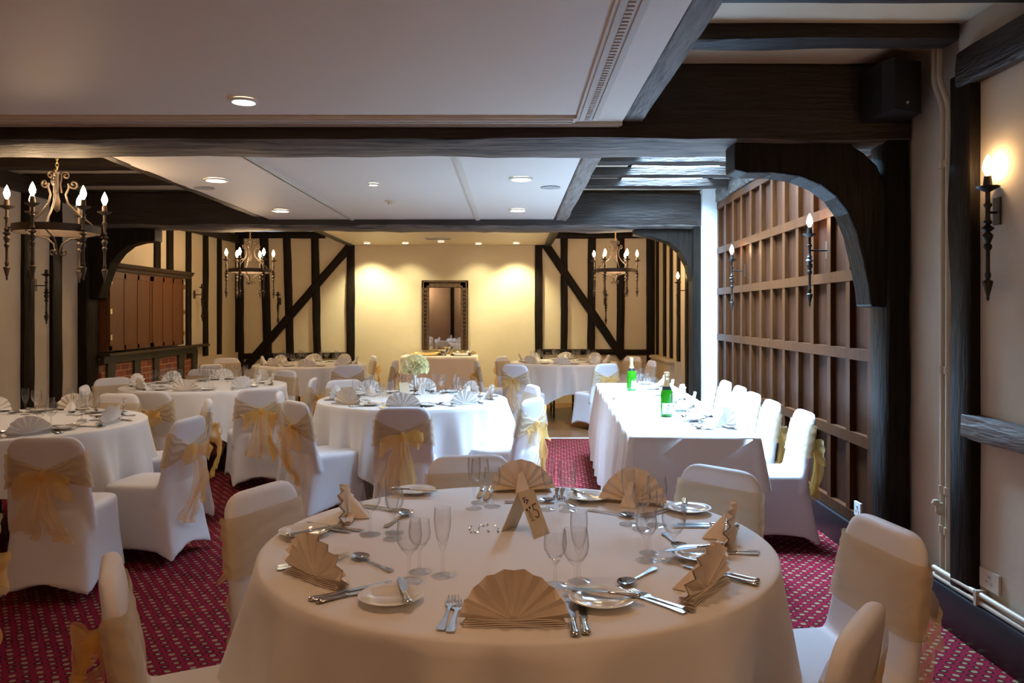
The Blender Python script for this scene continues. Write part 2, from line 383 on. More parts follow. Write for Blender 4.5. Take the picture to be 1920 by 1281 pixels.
# posts
timber('timber_post', (2.13, 4.45, 0), (2.125, 4.45, ZB+.02), .13, .22, M['timberZ'], .010, 50, 'black oak post carrying the near brace beside the panelling', 'post', side=(1,0,0))
timber('timber_post', (2.055, 8.86, 0), (2.055, 8.86, ZB+.02), .10, .26, M['timberZ'], .006, 51, 'dark post under the far tie beam beside the white plaster pier', 'post', side=(1,0,0))
timber('timber_post', (-4.755, 8.85, 0), (-4.755, 8.85, ZB+.02), .12, .26, M['timberZ'], .008, 52, 'dark post on the left beside the brick fireplace', 'post', side=(1,0,0))

def brace(px, Yf, dep, m, label):
    """px: outline in frame pixels at depth Yf"""
    poly = [(xat(x, Yf), zat(y, Yf)) for x, y in px]
    o = MB().prism(poly, 'y', Yf, Yf+dep).build('curved_brace', m)
    bv = o.modifiers.new('b', 'BEVEL'); bv.width = .012; bv.segments = 2; bv.limit_method = 'ANGLE'
    return tag(o, label, 'brace')
brace([(1378,266),(1378,318),(1400,324),(1450,324),(1500,331),(1540,347),(1570,370),(1592,400),(1608,440),(1620,490),(1630,540),(1634,575),(1664,577),(1664,380),(1660,345),(1645,310),(1620,286),(1600,274),(1592,262)], 4.37, .2, M['timberZ'], 'large black curved brace under the near tie beam on the right')
brace([(1190,429),(1190,440),(1225,446),(1255,455),(1275,472),(1289,497),(1298,530),(1303,556),(1315,556),(1315,429)], 8.80, .2, M['timberZ'], 'dark curved brace under the far tie beam on the right')
brace([(290,429),(290,452),(262,454),(240,460),(222,474),(208,492),(198,515),(190,540),(184,560),(167,562),(163,530),(163,429)], 8.80, .2, M['timberZ'], 'dark curved brace above the fireplace on the left')

# near right wall timbers
timber('wall_stud', (2.135, 3.69, 0), (2.13, 3.69, 2.62), .09, .17, M['timberZ'], .008, 60, 'broad dark stud on the near right wall beside the pipes', 'stud', side=(1,0,0))
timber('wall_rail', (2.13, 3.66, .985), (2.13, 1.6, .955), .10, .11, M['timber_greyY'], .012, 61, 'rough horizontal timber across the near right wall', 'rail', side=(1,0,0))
timber('wall_plate', (2.135, 3.70, 2.64), (2.135, .6, 2.66), .12, .17, M['timberY'], .010, 62, 'dark wall plate high along the near right wall', 'beam', side=(1,0,0))
timber('baseboard_right_near', (2.105, 4.3, .09), (2.105, .2, .09), .08, .20, M['black'], .006, 63, side=(1,0,0))['kind'] = 'structure'
# left wall studs of the middle bay
for i, (x0, x1) in enumerate(((38, 57), (92, 110))):
    ya = XL*F/(x0-CX); yb = XL*F/(x1-CX)
    timber('wall_stud', (XL+.01, (ya+yb)/2, 0), (XL+.01, (ya+yb)/2+.01, 2.72), .06, yb-ya, M['timberZ'], .008, 70+i, ('dark stud at the far left edge of the room', 'dark stud on the left wall beside the unlit torch lamp')[i], 'stud', side=(1,0,0))
for i, y in enumerate((5.6, 6.5)):
    timber('wall_stud', (XL+.01, y, 0), (XL+.01, y, 2.72), .06, .16, M['timberZ'], .008, 74+i, ('dark stud on the left wall beside the tie beam', 'dark stud on the left wall beneath the near joists')[i], 'stud', side=(1,0,0))
timber('wall_plate', (XL+.04, 5.0, 2.78), (XL+.04, 8.85, 2.76), .10, .16, M['timberY'], .012, 72, 'dark wall plate along the left wall behind the chandelier', 'beam', side=(1,0,0))
# left wall far bay
def lwx(Y): return -4.78+(Y-8.98)*(XLE+4.78)/(YE-8.98)
for i, (px, w_) in enumerate(((219, .08), (293, .15), (317, .17), (352, .15), (384, .16), (410, .15))):
    k = (px-CX)/F; b_ = (XLE+4.78)/(YE-8.98); Y = (-4.78-8.98*b_)/(k-b_)
    timber('wall_stud', (lwx(Y)+.005, Y, .86 if i > 2 else 1.2), (lwx(Y)+.005, Y, 2.70), .05, w_, M['timberZ'], .007, 80+i,
           ('narrow stud above the cupboard beside the left brace', 'shiny stud above the middle of the wooden cupboard', 'shiny stud above the right of the wooden cupboard', 'stud just behind the right end of the cupboard', 'stud right of the unlit torch lamp on the far left wall', 'last stud on the left wall before the corner')[i], 'stud', side=(1,0,0), group='studs of the far left wall')
timber('wall_plate', (-4.72, 9.2, 2.76), (-4.62, YE, 2.76), .08, .14, M['timberY'], .01, 90, 'dark wall plate above the fireplace wall', 'beam', side=(1,0,0))
struct(MB().prism([(-4.75, 11.7), (-4.66, 11.7), (-4.60, YE), (-4.75, YE)], 'z', 0, .86).build('trim_1', M['plaster']))
# right wall far bay
for i, px in enumerate((1234, 1248, 1260, 1274, 1290)):
    Y = 2.40*F/(px-CX)
    timber('wall_stud', (2.395, Y, .84 if i < 3 else 0), (2.395, Y, 2.72), .05, .15, M['timberZ'], .006, 95+i,
           ('first stud from the corner on the far right wall', 'second stud from the corner on the far right wall', 'third stud from the corner on the far right wall', 'stud behind the lit torch lamp on the far right wall', 'stud nearest the far brace on the right wall')[i], 'stud', side=(1,0,0), group='studs of the far right wall')
struct(MB().box(2.33, 11.2, 0, 2.40, YE, .82).build('trim_2', M['plaster']))
cup = thing('low_cupboard', 'low cream painted cupboard beneath the studs in the far right corner', 'cupboard', (2.36, 12.1, 0))
MB().box(-.10, -.75, 0, -.03, .7, .80).build('cupboard_door', M['ceiling_cream'], cup)
MB().box(-.13, -.8, .80, -.03, .75, .83).build('cupboard_top', M['ceiling_cream'], cup)
# end wall timbers
EY = YE-.012
def estud(px0, px1, y0, y1, i, label, px2=None):
    xm = (px0+px1)/2; xt = px2 if px2 else xm
    timber('wall_stud', (xat(xm, EY), EY, zat(y1, EY)), (xat(xt, EY), EY, zat(y0, EY)), (px1-px0)*EY/F, .06, M['timberZ'], .010, 110+i, label, 'stud', side=(1,0,0), group='studs of the end wall')
estud(441, 457, 437, 760, 0, 'thick corner post at the left of the end wall')
estud(496, 511, 446, 700, 1, 'stud behind the middle of the left far chandelier', 495)
estud(538, 552, 446, 690, 2, 'stud right of the unlit torch lamp on the end wall', 538)
estud(589, 603, 446, 690, 3, 'stud crossed by the diagonal brace left of the blank wall', 590)
estud(650, 665, 455, 760, 4, 'post at the left edge of the blank yellow wall')
estud(1003, 1017, 458, 760, 5, 'post at the right edge of the blank yellow wall')
estud(1051, 1064, 446, 665, 6, 'stud nearest the diagonal brace top right of the blank wall', 1058)
estud(1101, 1115, 446, 665, 7, 'stud left of the right unlit torch lamp on the end wall', 1110)
estud(1156, 1170, 446, 660, 8, 'stud right of the right unlit torch lamp on the end wall', 1164)
estud(1212, 1229, 437, 740, 9, 'thick corner post at the right of the end wall')
def edge(name, p, q, w_, i, label, cat):
    timber(name, (xat(p[0], EY), EY-.012, zat(p[1], EY)), (xat(q[0], EY), EY-.012, zat(q[1], EY)), .065, w_, M['timberZ'], .008, 130+i, label, cat, side=(0,1,0))
edge('wall_plate', (441, 441), (610, 441), .11, 0, 'top plate of the timber frame left on the end wall', 'beam')
edge('wall_plate', (1016, 441), (1222, 441), .11, 1, 'top plate of the timber frame right on the end wall', 'beam')
edge('wall_rail', (457, 668), (652, 666), .09, 2, 'low rail of the timber frame left on the end wall', 'rail')
edge('wall_rail', (1016, 660), (1212, 660), .09, 3, 'low rail of the timber frame right on the end wall', 'rail')
edge('diagonal_brace', (656, 462), (462, 688), .13, 4, 'diagonal timber rising right towards the blank yellow wall', 'brace')
edge('diagonal_brace', (1018, 452), (1168, 672), .13, 5, 'diagonal timber falling right from the blank yellow wall', 'brace')
struct(MB().box(xat(1172, YE), YE-.02, 0, xat(1212, YE), YE, zat(665, YE)).build('trim_3', M['brick_cream']))
# rear wall (seen in the mirror): studs and a door
for i, x in enumerate((-2.2, -1.5, -.95, .9, 1.6)):
    timber('wall_stud', (x, YR+.02, 0), (x, YR+.02, ZC), .14, .06, M['timberZ'], .008, 150+i, ('stud behind the viewer, %s of the rear wall' % ('far left', 'left', 'left of the door', 'right of the door', 'far right')[i]), 'stud', side=(1,0,0))
d = struct(MB().box(-.75, YR, 0, .5, YR+.05, 2.1).build('door_1', M['door']))
for xx in (-.65, -.05):
    for zz in (.2, 1.1): MB().box(xx, YR+.05, zz, xx+.45, YR+.07, zz+.75).build('door_panel', M['door'], d)

# ---- oak panelling
pan = thing('oak_panelling', 'brown oak panelled wall of tall rectangular panels beside the head table', 'panelling', (0,0,0))
def pw(Y, z, off=0): return Vector((pwx(Y)-off, Y, z))
def pbox(mb, y0, y1, z0, z1, o0, o1):
    a = [pw(y0,z0,o0), pw(y1,z0,o0), pw(y1,z0,o1), pw(y0,z0,o1), pw(y0,z1,o0), pw(y1,z1,o0), pw(y1,z1,o1), pw(y0,z1,o1)]
    return mb.add(a, [(3,2,1,0),(4,5,6,7),(0,1,5,4),(1,2,6,5),(2,3,7,6),(3,0,4,7)])
pbox(MB(), 4.6, 8.66, .15, 2.72, -.04, 0).build('panel_board', M['oak'], pan)
for z in (.23, .725, 1.25, 1.746, 2.19, 2.68):
    pbox(MB(), 4.6, 8.66, z-.035, z+.035, 0, .037).build('panel_rail', M['oak2'], pan)
NS = 12
for i in range(NS+1):
    y = 4.70+i*(8.62-4.70)/NS
    pbox(MB(), y-.032, y+.032, .2, 2.70, 0, .034).build('panel_stile', M['oak2'], pan)
bb = pbox(MB(), 4.5, 8.66, 0, .19, 0, .06).build('baseboard_right', M['black']); bb['kind'] = 'structure'
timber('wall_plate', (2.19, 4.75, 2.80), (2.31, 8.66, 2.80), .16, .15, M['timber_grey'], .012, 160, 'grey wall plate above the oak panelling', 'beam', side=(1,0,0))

# ---- ceiling mouldings
def strip(x0, y0, x1, y1, z, h=.016, ribs=0, n=1, m='moulding'):
    mb = MB().box(x0, y0, z-h, x1, y1, z)
    mb.box(x0+.015, y0+.015, z-h-.008, x0+.03, y1-.015, z-h) if x1-x0 < y1-y0 else mb.box(x0+.015, y0+.015, z-h-.008, x1-.015, y0+.03, z-h)
    mb.box(x1-.03, y0+.015, z-h-.008, x1-.015, y1-.015, z-h) if x1-x0 < y1-y0 else mb.box(x0+.015, y1-.03, z-h-.008, x1-.015, y1-.015, z-h)
    if ribs:
        k = int((y1-y0)/.035)
        for j in range(k): mb.box(x0+.045, y0+.02+j*.035, z-h-.005, x1-.045, y0+.037+j*.035, z-h)
    return struct(mb.build('trim_%d' % n, M[m]))
strip(.34, YR, .455, 4.20, ZC, ribs=1, n=10)
strip(-4.7, 4.16, .34, 4.25, ZC, n=11)
strip(-4.7, 4.29, .6, 4.33, ZC, n=12)
strip(-.41, YB1b, -.35, YB2, ZC, .008, n=13)
strip(-1.79, YB1b, -1.74, YB2, ZC, .008, n=14)

# ---- recessed lights
def downlight(px, py, Z, r, on, label, group):
    Y = (Z-H)*F/(CY-py); t = thing('recessed_light', label, 'ceiling light', (xat(px, Y), Y, Z), 0, group)
    MB().lathe([(r*1.0, -.001), (r*1.22, -.004), (r*1.25, -.012), (r*1.0, -.016), (r*.97, -.006)], 28, cap=False).build('lamp_rim', M['white_plastic'], t, True)
    MB().lathe([(r*.97, -.004), (r*.5, -.002), (.001, -.002)], 28, cap=False).build('lamp_lens', M['lamp_on' if on else 'lamp_dim'], t, True)
    return Y
downlight(457, 187, ZC, .055, 1, 'round glowing recessed light in the near ceiling', 'recessed lights in the near ceiling')
for px, py, r, on, lb in ((405, 336, .075, 1, 'large round recessed light at the near left of the middle ceiling'), (977, 334, .075, 1, 'large round recessed light at the near right of the middle ceiling'),
                          (700, 344, .035, 1, 'small glowing spotlight in the centre of the middle ceiling'), (527, 394, .075, 1, 'large round recessed light at the far left of the middle ceiling'), (971, 393, .075, 1, 'large round recessed light at the far right of the middle ceiling')):
    downlight(px, py, ZC, r, on, lb, 'recessed lights in the middle ceiling')
for px, py, lb in ((688, 455, 'leftmost small spotlight before the yellow end wall'), (760, 455, 'spotlight left of the vent before the yellow end wall'), (827, 452, 'bright spotlight under the vent before the yellow end wall'), (897, 456, 'spotlight right of the vent before the yellow end wall'), (968, 455, 'rightmost small spotlight before the yellow end wall')):
    downlight(px, py, 2.66, .05, 1, lb, 'spotlights before the end wall')
for px, py, lb in ((383, 352, 'flat grey ceiling speaker beside the near left recessed light'), (1032, 351, 'flat grey ceiling speaker beside the near right recessed light')):
    Y = (ZC-H)*F/(CY-py); o = MB().lathe([(.08, 0), (.085, -.006), (.0, -.008)], 24, cap=False).build('ceiling_speaker', M['grille'], smooth=True, loc=(xat(px, Y), Y, ZC)); tag(o, lb, 'speaker', 'ceiling speakers')
Y = (ZC-H)*F/(CY-377); o = MB().lathe([(.06, 0), (.06, -.01), (.03, -.012), (.03, -.03), (.0, -.032)], 20, cap=False).build('smoke_detector', M['cream_plastic'], smooth=True, loc=(xat(733, Y), Y, ZC)); tag(o, 'small cream smoke detector on the middle ceiling', 'smoke detector')
Y = (2.66-H)*F/(CY-447); v = thing('ceiling_vent', 'rectangular air vent in the far cream ceiling above the mirror', 'vent', (xat(822, Y), Y, 2.66))
MB().box(-.2, -.09, -.012, .2, .09, 0).build('vent_frame', M['moulding'], v)
for k in range(6): MB().box(-.18, -.075+k*.026, -.018, .18, -.065+k*.026, -.012).build('vent_slat', M['grille'], v)

# ---- loudspeaker box
sp = thing('loudspeaker', 'black box loudspeaker hung on the near tie beam end', 'speaker', (0,0,0))
x0, x1 = xat(1657, 4.08), xat(1731, 4.08)
o = MB().prism([(x0+.03, 4.02), (x1, 4.10), (x1+.02, 4.30), (x0-.02, 4.30), (x0, 4.10)], 'z', zat(210, 4.08), zat(113, 4.08)).build('speaker_cabinet', M['speaker'], sp)
MB().box(x0-.02, 4.30, 2.62, x1, 4.33, 2.72).build('mounting_bracket', M['iron'], sp)
o = MB().lathe([(.008, 0), (.008, .004)], 12).tr(Matrix.Rotation(PI/2, 4, 'X')).build('badge', M['steel'], sp, loc=(x0+.11, 4.055, zat(195, 4.08)))

# ---- pipes
def pipe(pts, r, label):
    mb = MB().tube(pts, r, 10); t = thing('heating_pipe', label, 'pipe', (0,0,0), 0, 'painted heating pipes')
    mb.build('pipe_run', M['pipe'], t, True); return t
for j in (0, 1):
    yp = 3.97-.05*j; xa, xb = 2.125, 2.168
    pts = [(xa, yp, 2.87), (xa, yp, 2.78), (xa, yp, 2.70)]+[(xa+(xb-xa)*(k/6)**2*(3-2*k/6), yp, 2.68-.16*k/6) for k in range(7)]
    pts += [(xb, yp, z) for z in (2.2, 1.7, 1.2, .8, .5, .2)]
    t = pipe(pts, .015, ('cream vertical heating pipe beside the dark stud, left of two', 'cream vertical heating pipe beside the dark stud, right of two')[j])
    for z in (2.25, 1.22, .62, .42):
        MB().lathe([(.021, -.018), (.021, .018)], 10).build('pipe_coupling', M['pipe'], t, loc=(xb, yp, z))
for j, dz in enumerate((0, .035)):
    zp = .205+dz
    t = pipe([(XR-.04, 3.93, zp), (XR-.04, 3.4, zp), (XR-.04, 2.0, zp), (XR-.04, .5, zp)], .013, ('lower cream heating pipe running above the near right skirting', 'upper cream heating pipe running above the near right skirting')[j])
    for y in (3.55, 3.05): MB().box(XR-.06, y-.01, zp-.018, XR-.01, y+.01, zp+.018).build('pipe_clip', M['pipe'], t)
t = thing('radiator_valve', 'small cream valve on the vertical pipe low by the wall', 'valve', (2.13, 3.93, .53))
MB().lathe([(.012, -.03), (.02, -.02), (.02, .02), (.012, .03)], 10).build('valve_body', M['pipe'], t, True)
MB().lathe([(.016, 0), (.02, .01), (.012, .025)], 10, c=(-.02, 0, .02)).build('valve_cap', M['pipe'], t, True)

# ---- sockets
def socket(loc, rot, m, label, w=.086):
    t = thing('wall_socket', label, 'socket', loc, rot)
    MB().box(-w/2, -.012, -.043, w/2, 0, .043).build('socket_plate', m, t)
    s = MB().box(-.006, -.016, .012, .006, -.012, .024).box(-.022, -.014, -.012, -.012, -.012, -.006).box(.012, -.014, -.012, .022, -.012, -.006).build('socket_slots', M['grille'], t)
    return t
Ys = 4.86
socket((pwx(Ys)-.03, Ys, zat(955, Ys)), PI/2*-1+0, M['white_plastic'], 'white plug socket low on the oak panelling')
socket((XR-.002, 3.52, .31), -PI/2, M['cream_plastic'], 'cream double socket low on the near right wall', .14)

# ---- torch lamps (wall sconces) and chandeliers
TORCH = [(.001, -.42), (.008, -.41), (.006, -.40), (.022, -.335), (.02, -.33), (.009, -.325), (.013, -.31), (.013, -.30), (.009, -.29), (.009, -.20), (.017, -.185), (.017, -.175), (.010, -.165), (.020, -.14), (.022, -.13), (.010, -.115), (.028, -.10), (.010, -.085), (.019, -.075), (.010, -.06), (.010, -.01), (.017, 0), (.017, .008), (.010, .012), (.010, .06), (.02, .066), (.045, .078), (.05, .085), (.02, .08), (.018, .10), (.015, .13), (.001, .131)]
BULB = [(.006, 0), (.010, .008), (.020, .030), (.021, .042), (.015, .066), (.006, .086), (.0008, .096)]
torch_me = MB().lathe(TORCH, 10, cap=False); bulb_me = MB().lathe(BULB, 10, cap=False)
def mesh_of(mb, m, smooth=True):
    o = mb.build('tmp', m, smooth=smooth); me = o.data; bpy.data.objects.remove(o); return me
ME_T = mesh_of(torch_me, M['iron']); ME_B = mesh_of(bulb_me, M['bulb'])
ME_BN = mesh_of(MB().lathe(TORCH, 10, cap=False), M['bronze'])
def sconce(torch_p, wall_dir, arm, label, lit):
    """wall_dir: unit vector from torch to wall"""
    ang = math.atan2(wall_dir[1], wall_dir[0])
    t = thing('torch_wall_lamp', label, 'wall lamp', torch_p, ang, 'iron torch wall lamps')
    link('torch_stem', ME_T, t)
    if lit: link('candle_bulb', ME_B, t, (0, 0, .13))
    MB().tube([(0,0,-.03),(arm-.01,0,-.03)], .006, 8).build('bracket_arm', M['iron'], t, True)
    MB().box(arm-.012, -.024, -.085, arm-.004, .024, .035).build('wall_plate_bracket', M['bronze'], t)
    return t
Yn = 3.47
sconce((xat(1852, Yn), Yn, zat(386, Yn)), (1, 0), XR-xat(1852, Yn), 'lit iron torch lamp on the near right wall', True)
for px, pyb, lb in ((1518, 440, 'lit iron torch lamp on the oak panelling, nearer one'), (1372, 487, 'lit iron torch lamp on the oak panelling, farther one')):
    k = (px-CX)/F; b_ = (2.285-2.165)/(8.67-4.80); Y = (2.165-4.80*b_-.13)/(k-b_)
    sconce((k*Y, Y, zat(pyb, Y)-.08), (1, 0), pwx(Y)-k*Y, lb, True)
Y = (2.40-.12)*F/(1271-CX); sconce((2.28, Y, zat(523, Y)-.13), (1, 0), .12, 'lit iron torch lamp on the far right wall', True)
for px, lb in ((521, 'unlit iron torch lamp on the end wall left of the diagonal'), (1136, 'unlit iron torch lamp on the end wall below the right chandelier')):
    sconce((xat(px, YE-.12), YE-.12, zat(562, YE-.1)), (0, 1), .115, lb, False)
Y = (XL+.12)*F/(87-CX); sconce((XL+.12, Y, zat(530, Y)), (-1, 0), .12, 'unlit iron torch lamp on the left wall between dark studs', False)
Y = (-4.68+.1)*F/(378-CX); sconce((-4.57, Y, zat(549, Y)), (-1, 0), .12, 'unlit iron torch lamp beside the wooden cupboard', False)

def scroll(c, r0, turns, start, dirn, n=26, r1=.004):
    return [(c[0]+(r0*(1-k/n)+r1)*math.cos(start+dirn*turns*2*PI*k/n), c[1]+(r0*(1-k/n)+r1)*math.sin(start+dirn*turns*2*PI*k/n)) for k in range(n+1)]
def chandelier(loc, rot, label, top):
    t = thing('candle_chandelier', label, 'chandelier', loc, rot, 'iron candle chandeliers')
    Rr = .27
    mb = MB(); n = 40
    prof = [(Rr-.004, -.025), (Rr+.004, -.025), (Rr+.004, .025), (Rr-.004, .025), (Rr-.004, -.025)]
    mb.lathe(prof, n, cap=False).build('ring_band', M['bronze'], t, True)
    for k in range(6):
        a = k*PI/3+.3; p = (.295*math.cos(a), .295*math.sin(a), .06)
        h = link('candle_holder', ME_BN, t, p)
        link('candle_bulb', ME_B, h, (0, 0, .13))
        MB().tube([(Rr*math.cos(a)-p[0], Rr*math.sin(a)-p[1], -.06), (0, 0, -.06)], .006, 6).build('holder_clip', M['bronze'], h, True)
    for k in range(3):
        a = k*2*PI/3+.55; ca, sa = math.cos(a), math.sin(a)
        pr = [(Rr, 0), (Rr*.8, .06), (Rr*.5, .12), (.07, .19), (.055, .25), (.075, .30)]+[(x+.0, z) for x, z in scroll((.105, .33), .03, 1.3, PI, 1)]
        MB().tube([(x*ca, x*sa, z) for x, z in pr], .007, 6).build('scroll_arm', M['bronze'], t, True)
        pr = [(.03, .26), (.02, .32), (.028, .36)]+[(x, z) for x, z in scroll((.055, .385), .026, 1.3, PI, -1)]
        MB().tube([(x*ca, x*sa, z) for x, z in pr], .006, 6).build('upper_scroll', M['bronze'], t, True)
        pr = [(Rr, -.02), (Rr*.7, -.04), (.08, -.06), (.03, -.10), (.02, -.14)]+[(x, z) for x, z in scroll((.04, -.155), .022, 1.2, PI, 1)]
        MB().tube([(x*ca, x*sa, z) for x, z in pr], .006, 6).build('lower_scroll', M['bronze'], t, True)
    MB().lathe([(.001, .12), (.02, .14), (.022, .2), (.012, .24), (.012, .38), (.02, .4), (.001, .42)], 10, cap=False).build('centre_stem', M['bronze'], t, True)
    ch = MB(); z = .41; k = 0
    while z < top-.03:
        pts = [(.010*math.cos(g)*(1 if k % 2 else 0), .010*math.cos(g)*(0 if k % 2 else 1), z+.016+.018*math.sin(g)) for g in [2*PI*i/8 for i in range(9)]]
        ch.tube(pts, .003, 5, False); z += .026; k += 1
    ch.build('hanging_chain', M['brass'], t, True)
    MB().lathe([(.001, top-.04), (.02, top-.035), (.045, top-.01), (.045, top), (.001, top)], 14, cap=False).build('ceiling_rose', M['brass'], t, True)
    return t
def chand(px, py, Y, rot, lb, ztop): return chandelier((xat(px, Y), Y, zat(py, Y)), rot, lb, ztop-zat(py, Y))
chand(107, 431, 5.5, .25, 'large iron six-candle chandelier hanging at the left edge', 2.88)
chand(469, 508, 10.4, .1, 'six-candle chandelier hanging before the left end wall', 2.88)
chand(1154, 508, 10.9, .65, 'six-candle chandelier hanging before the right end wall', 2.88)

# ---- fireplace and cupboard
fp = thing('fireplace_surround', 'brick chimney front framed in dark timber below the wooden cupboard', 'fireplace', (0,0,0))
XF = -4.66
MB().box(-4.85, 9.02, 0, XF-.03, 11.62, 1.0).build('brick_infill', M['brick'], fp)
for px0, px1 in ((203, 217), (253, 264), (290, 299), (336, 346), (362, 371)):
    ya, yb = XF*F/(px0-CX), XF*F/(px1-CX)
    MB().box(XF-.04, ya, 0, XF, yb, .98).build('timber_upright', M['greenwood'], fp)
MB().box(XF-.04, 9.0, .93, XF+.01, 11.66, 1.02).build('mantel_beam', M['greenwood'], fp)
MB().box(XF-.1, 8.97, 1.02, XF+.09, 11.95, 1.05).build('mantel_shelf', M['cabdark'], fp)
cb = thing('wall_cupboard', 'orange-brown wooden cupboard with two panelled doors on the mantel', 'cupboard', (0,0,0))
XCB = -4.62
MB().box(-4.74, 9.05, 1.07, XCB-.02, 11.12, 2.0).build('cupboard_body', M['door'], cb)
for k, (ya, yb) in enumerate(((9.07, 10.12), (10.14, 11.10))):
    dr = MB().box(XCB-.02, ya, 1.08, XCB-.005, yb, 1.98).build('cupboard_door', M['cab'], cb)
    n = 3; st = .045; wd = (yb-ya-st)/n
    fr = MB()
    for j in range(n+1): fr.box(XCB-.005, ya+j*wd, 1.08, XCB+.001, ya+j*wd+st, 1.98)
    fr.box(XCB-.005, ya, 1.08, XCB+.001, yb, 1.13).box(XCB-.005, ya, 1.92, XCB+.001, yb, 1.98)
    fr.build('door_frame', M['cab'], dr)
    for z in (1.2, 1.5, 1.85): MB().box(XCB-.01, (ya if k == 0 else yb)-.02, z, XCB+.018, (ya if k == 0 else yb)+.02, z+.06).build('door_hinge', M['brass'], dr)
MB().prism([(-4.76, 2.0), (XCB+.02, 2.0), (XCB+.03, 2.03), (XCB+.06, 2.05), (XCB+.08, 2.09), (-4.76, 2.09)], 'y', 8.98, 11.3).build('crown_moulding', M['cabdark'], cb)

# ---- mirror on the end wall
mr = thing('wall_mirror', 'tall mirror in a carved dark wood frame on the yellow end wall', 'mirror', (0,0,0))
mx0, mx1, mz0, mz1 = xat(791, YE), xat(878, YE), zat(656, YE), zat(526, YE); fw = .125
MB().box(mx0+fw-.01, YE-.03, mz0, mx1-fw+.01, YE-.02, mz1-fw+.01).build('mirror_glass', M['mirror'], mr)
fr = MB()
def fbar(x0, z0, x1, z1):
    for k, (ins, dp) in enumerate(((0, .05), (.02, .065), (.05, .055), (.09, .07))):
        fr.box(x0+(ins if x1-x0 < z1-z0 else 0), YE-dp, z0+(ins if x1-x0 > z1-z0 else 0), x1-(ins*.2 if x1-x0 < z1-z0 else 0), YE-.002, z1)
for a in ((mx0, mz0, mx0+fw, mz1), (mx1-fw, mz0, mx1, mz1), (mx0, mz1-fw, mx1, mz1)):
    fr.box(a[0], YE-.05, a[1], a[2], YE-.002, a[3])
fr.box(mx0+.02, YE-.07, mz0, mx0+.04, YE-.05, mz1).box(mx0+.09, YE-.065, mz0, mx0+.11, YE-.05, mz1-.09).box(mx1-.04, YE-.07, mz0, mx1-.02, YE-.05, mz1).box(mx1-.11, YE-.065, mz0, mx1-.09, YE-.05, mz1-.09)
fr.box(mx0, YE-.07, mz1-.03, mx1, YE-.05, mz1-.01).box(mx0+.1, YE-.065, mz1-.115, mx1-.1, YE-.05, mz1-.095)
for k in range(16):
    z = mz0+.03+k*(mz1-mz0-.15)/16
    for xc in (mx0+.065, mx1-.065): fr.lathe([(.001, 0), (.022, .008), (.001, .016)], 8, c=(xc, YE-.055, z), cap=False)
fr.build('carved_frame', M['gilt'], mr)

# ================================================================ FURNITURE
TZ = .78
# ---- chairs
def bcy(z): return -.185-(z-.45)*.17
def bsec(z):
    hw = .222-(max(z-.42, 0))*.075
    if z > .785: hw -= .085*(1-math.sqrt(max(0, 1-((z-.785)/.0785)**2)))
    return hw, .036-(z-.4)*.02
def se(c, p): return math.copysign(abs(c)**p, c)
def bring(z, off=0, n=28, p=.55):
    hw, ht = bsec(z); cy = bcy(z)
    return [Vector(((hw+off)*se(math.cos(2*PI*i/n), p), cy+(ht+off)*se(math.sin(2*PI*i/n), p), z)) for i in range(n)]
def build_cover():
    mb = MB(); zs = [.36+k*.03 for k in range(13)]+[.75, .775, .80, .82, .838, .85, .858, .862]
    rings = [bring(z) for z in zs]; n = 28; vs = [v for r in rings for v in r]; fs = []
    for k in range(len(rings)-1):
        for i in range(n): fs.append((k*n+i, k*n+(i+1) % n, (k+1)*n+(i+1) % n, (k+1)*n+i))
    fs.append(tuple(range(n-1,-1,-1))); fs.append(tuple(range((len(rings)-1)*n, len(rings)*n)))
    mb.add(vs, fs)
    n = 64; vs = []; fs = []; T = [(-.0, .86, .475), (0, .97, .47), (0, 1, .455), (.06, 1, .41), (.3, 1, 0), (.5, 1, 0), (.7, 1, 0), (.85, 1, 0), (1, 1, 0)]
    for t, s, zz in T:
        for i in range(n):
            a = 2*PI*i/n; cx = se(math.cos(a), .38); cyy = se(math.sin(a), .38)
            corner = min(abs(cx), abs(cyy))**3            # 1 at the corners
            arch = (1-corner)*.095
            hx = .212+.004*t+.055*t*corner; hyf = .212+.018*t+.05*t*corner; hyb = .232+.045*t+.055*t*corner
            pinch = 1-.03*math.sin(PI*min(t, 1))*(1-corner)
            z = zz if zz else .41*(1-(t-.06)/.94)+arch*((t-.06)/.94)
            vs.append(Vector((hx*cx*s*pinch, (hyf if cyy > 0 else hyb)*cyy*s*pinch, z)))
    m = len(T)
    for k in range(m-1):
        for i in range(n): fs.append((k*n+i, (k+1)*n+i, (k+1)*n+(i+1) % n, k*n+(i+1) % n))
    fs.append(tuple(range(n))); fs.append(tuple(range(m*n-1, (m-1)*n-1, -1)))
    mb.add(vs, fs)
    o = mb.build('tmpcover', M['cover'])
    r = o.modifiers.new('r', 'REMESH'); r.mode = 'VOXEL'; r.voxel_size = .0125; r.use_smooth_shade = True
    s = o.modifiers.new('s', 'SMOOTH'); s.iterations = 7; s.factor = .5
    dg = bpy.context.evaluated_depsgraph_get(); dg.update()
    me = bpy.data.meshes.new_from_object(o.evaluated_get(dg)); bpy.data.objects.remove(o)
    me.name = 'chair_cover'
    for p in me.polygons: p.use_smooth = True
    if not me.materials: me.materials.append(M['cover'])
    return me
ME_COVER = build_cover()
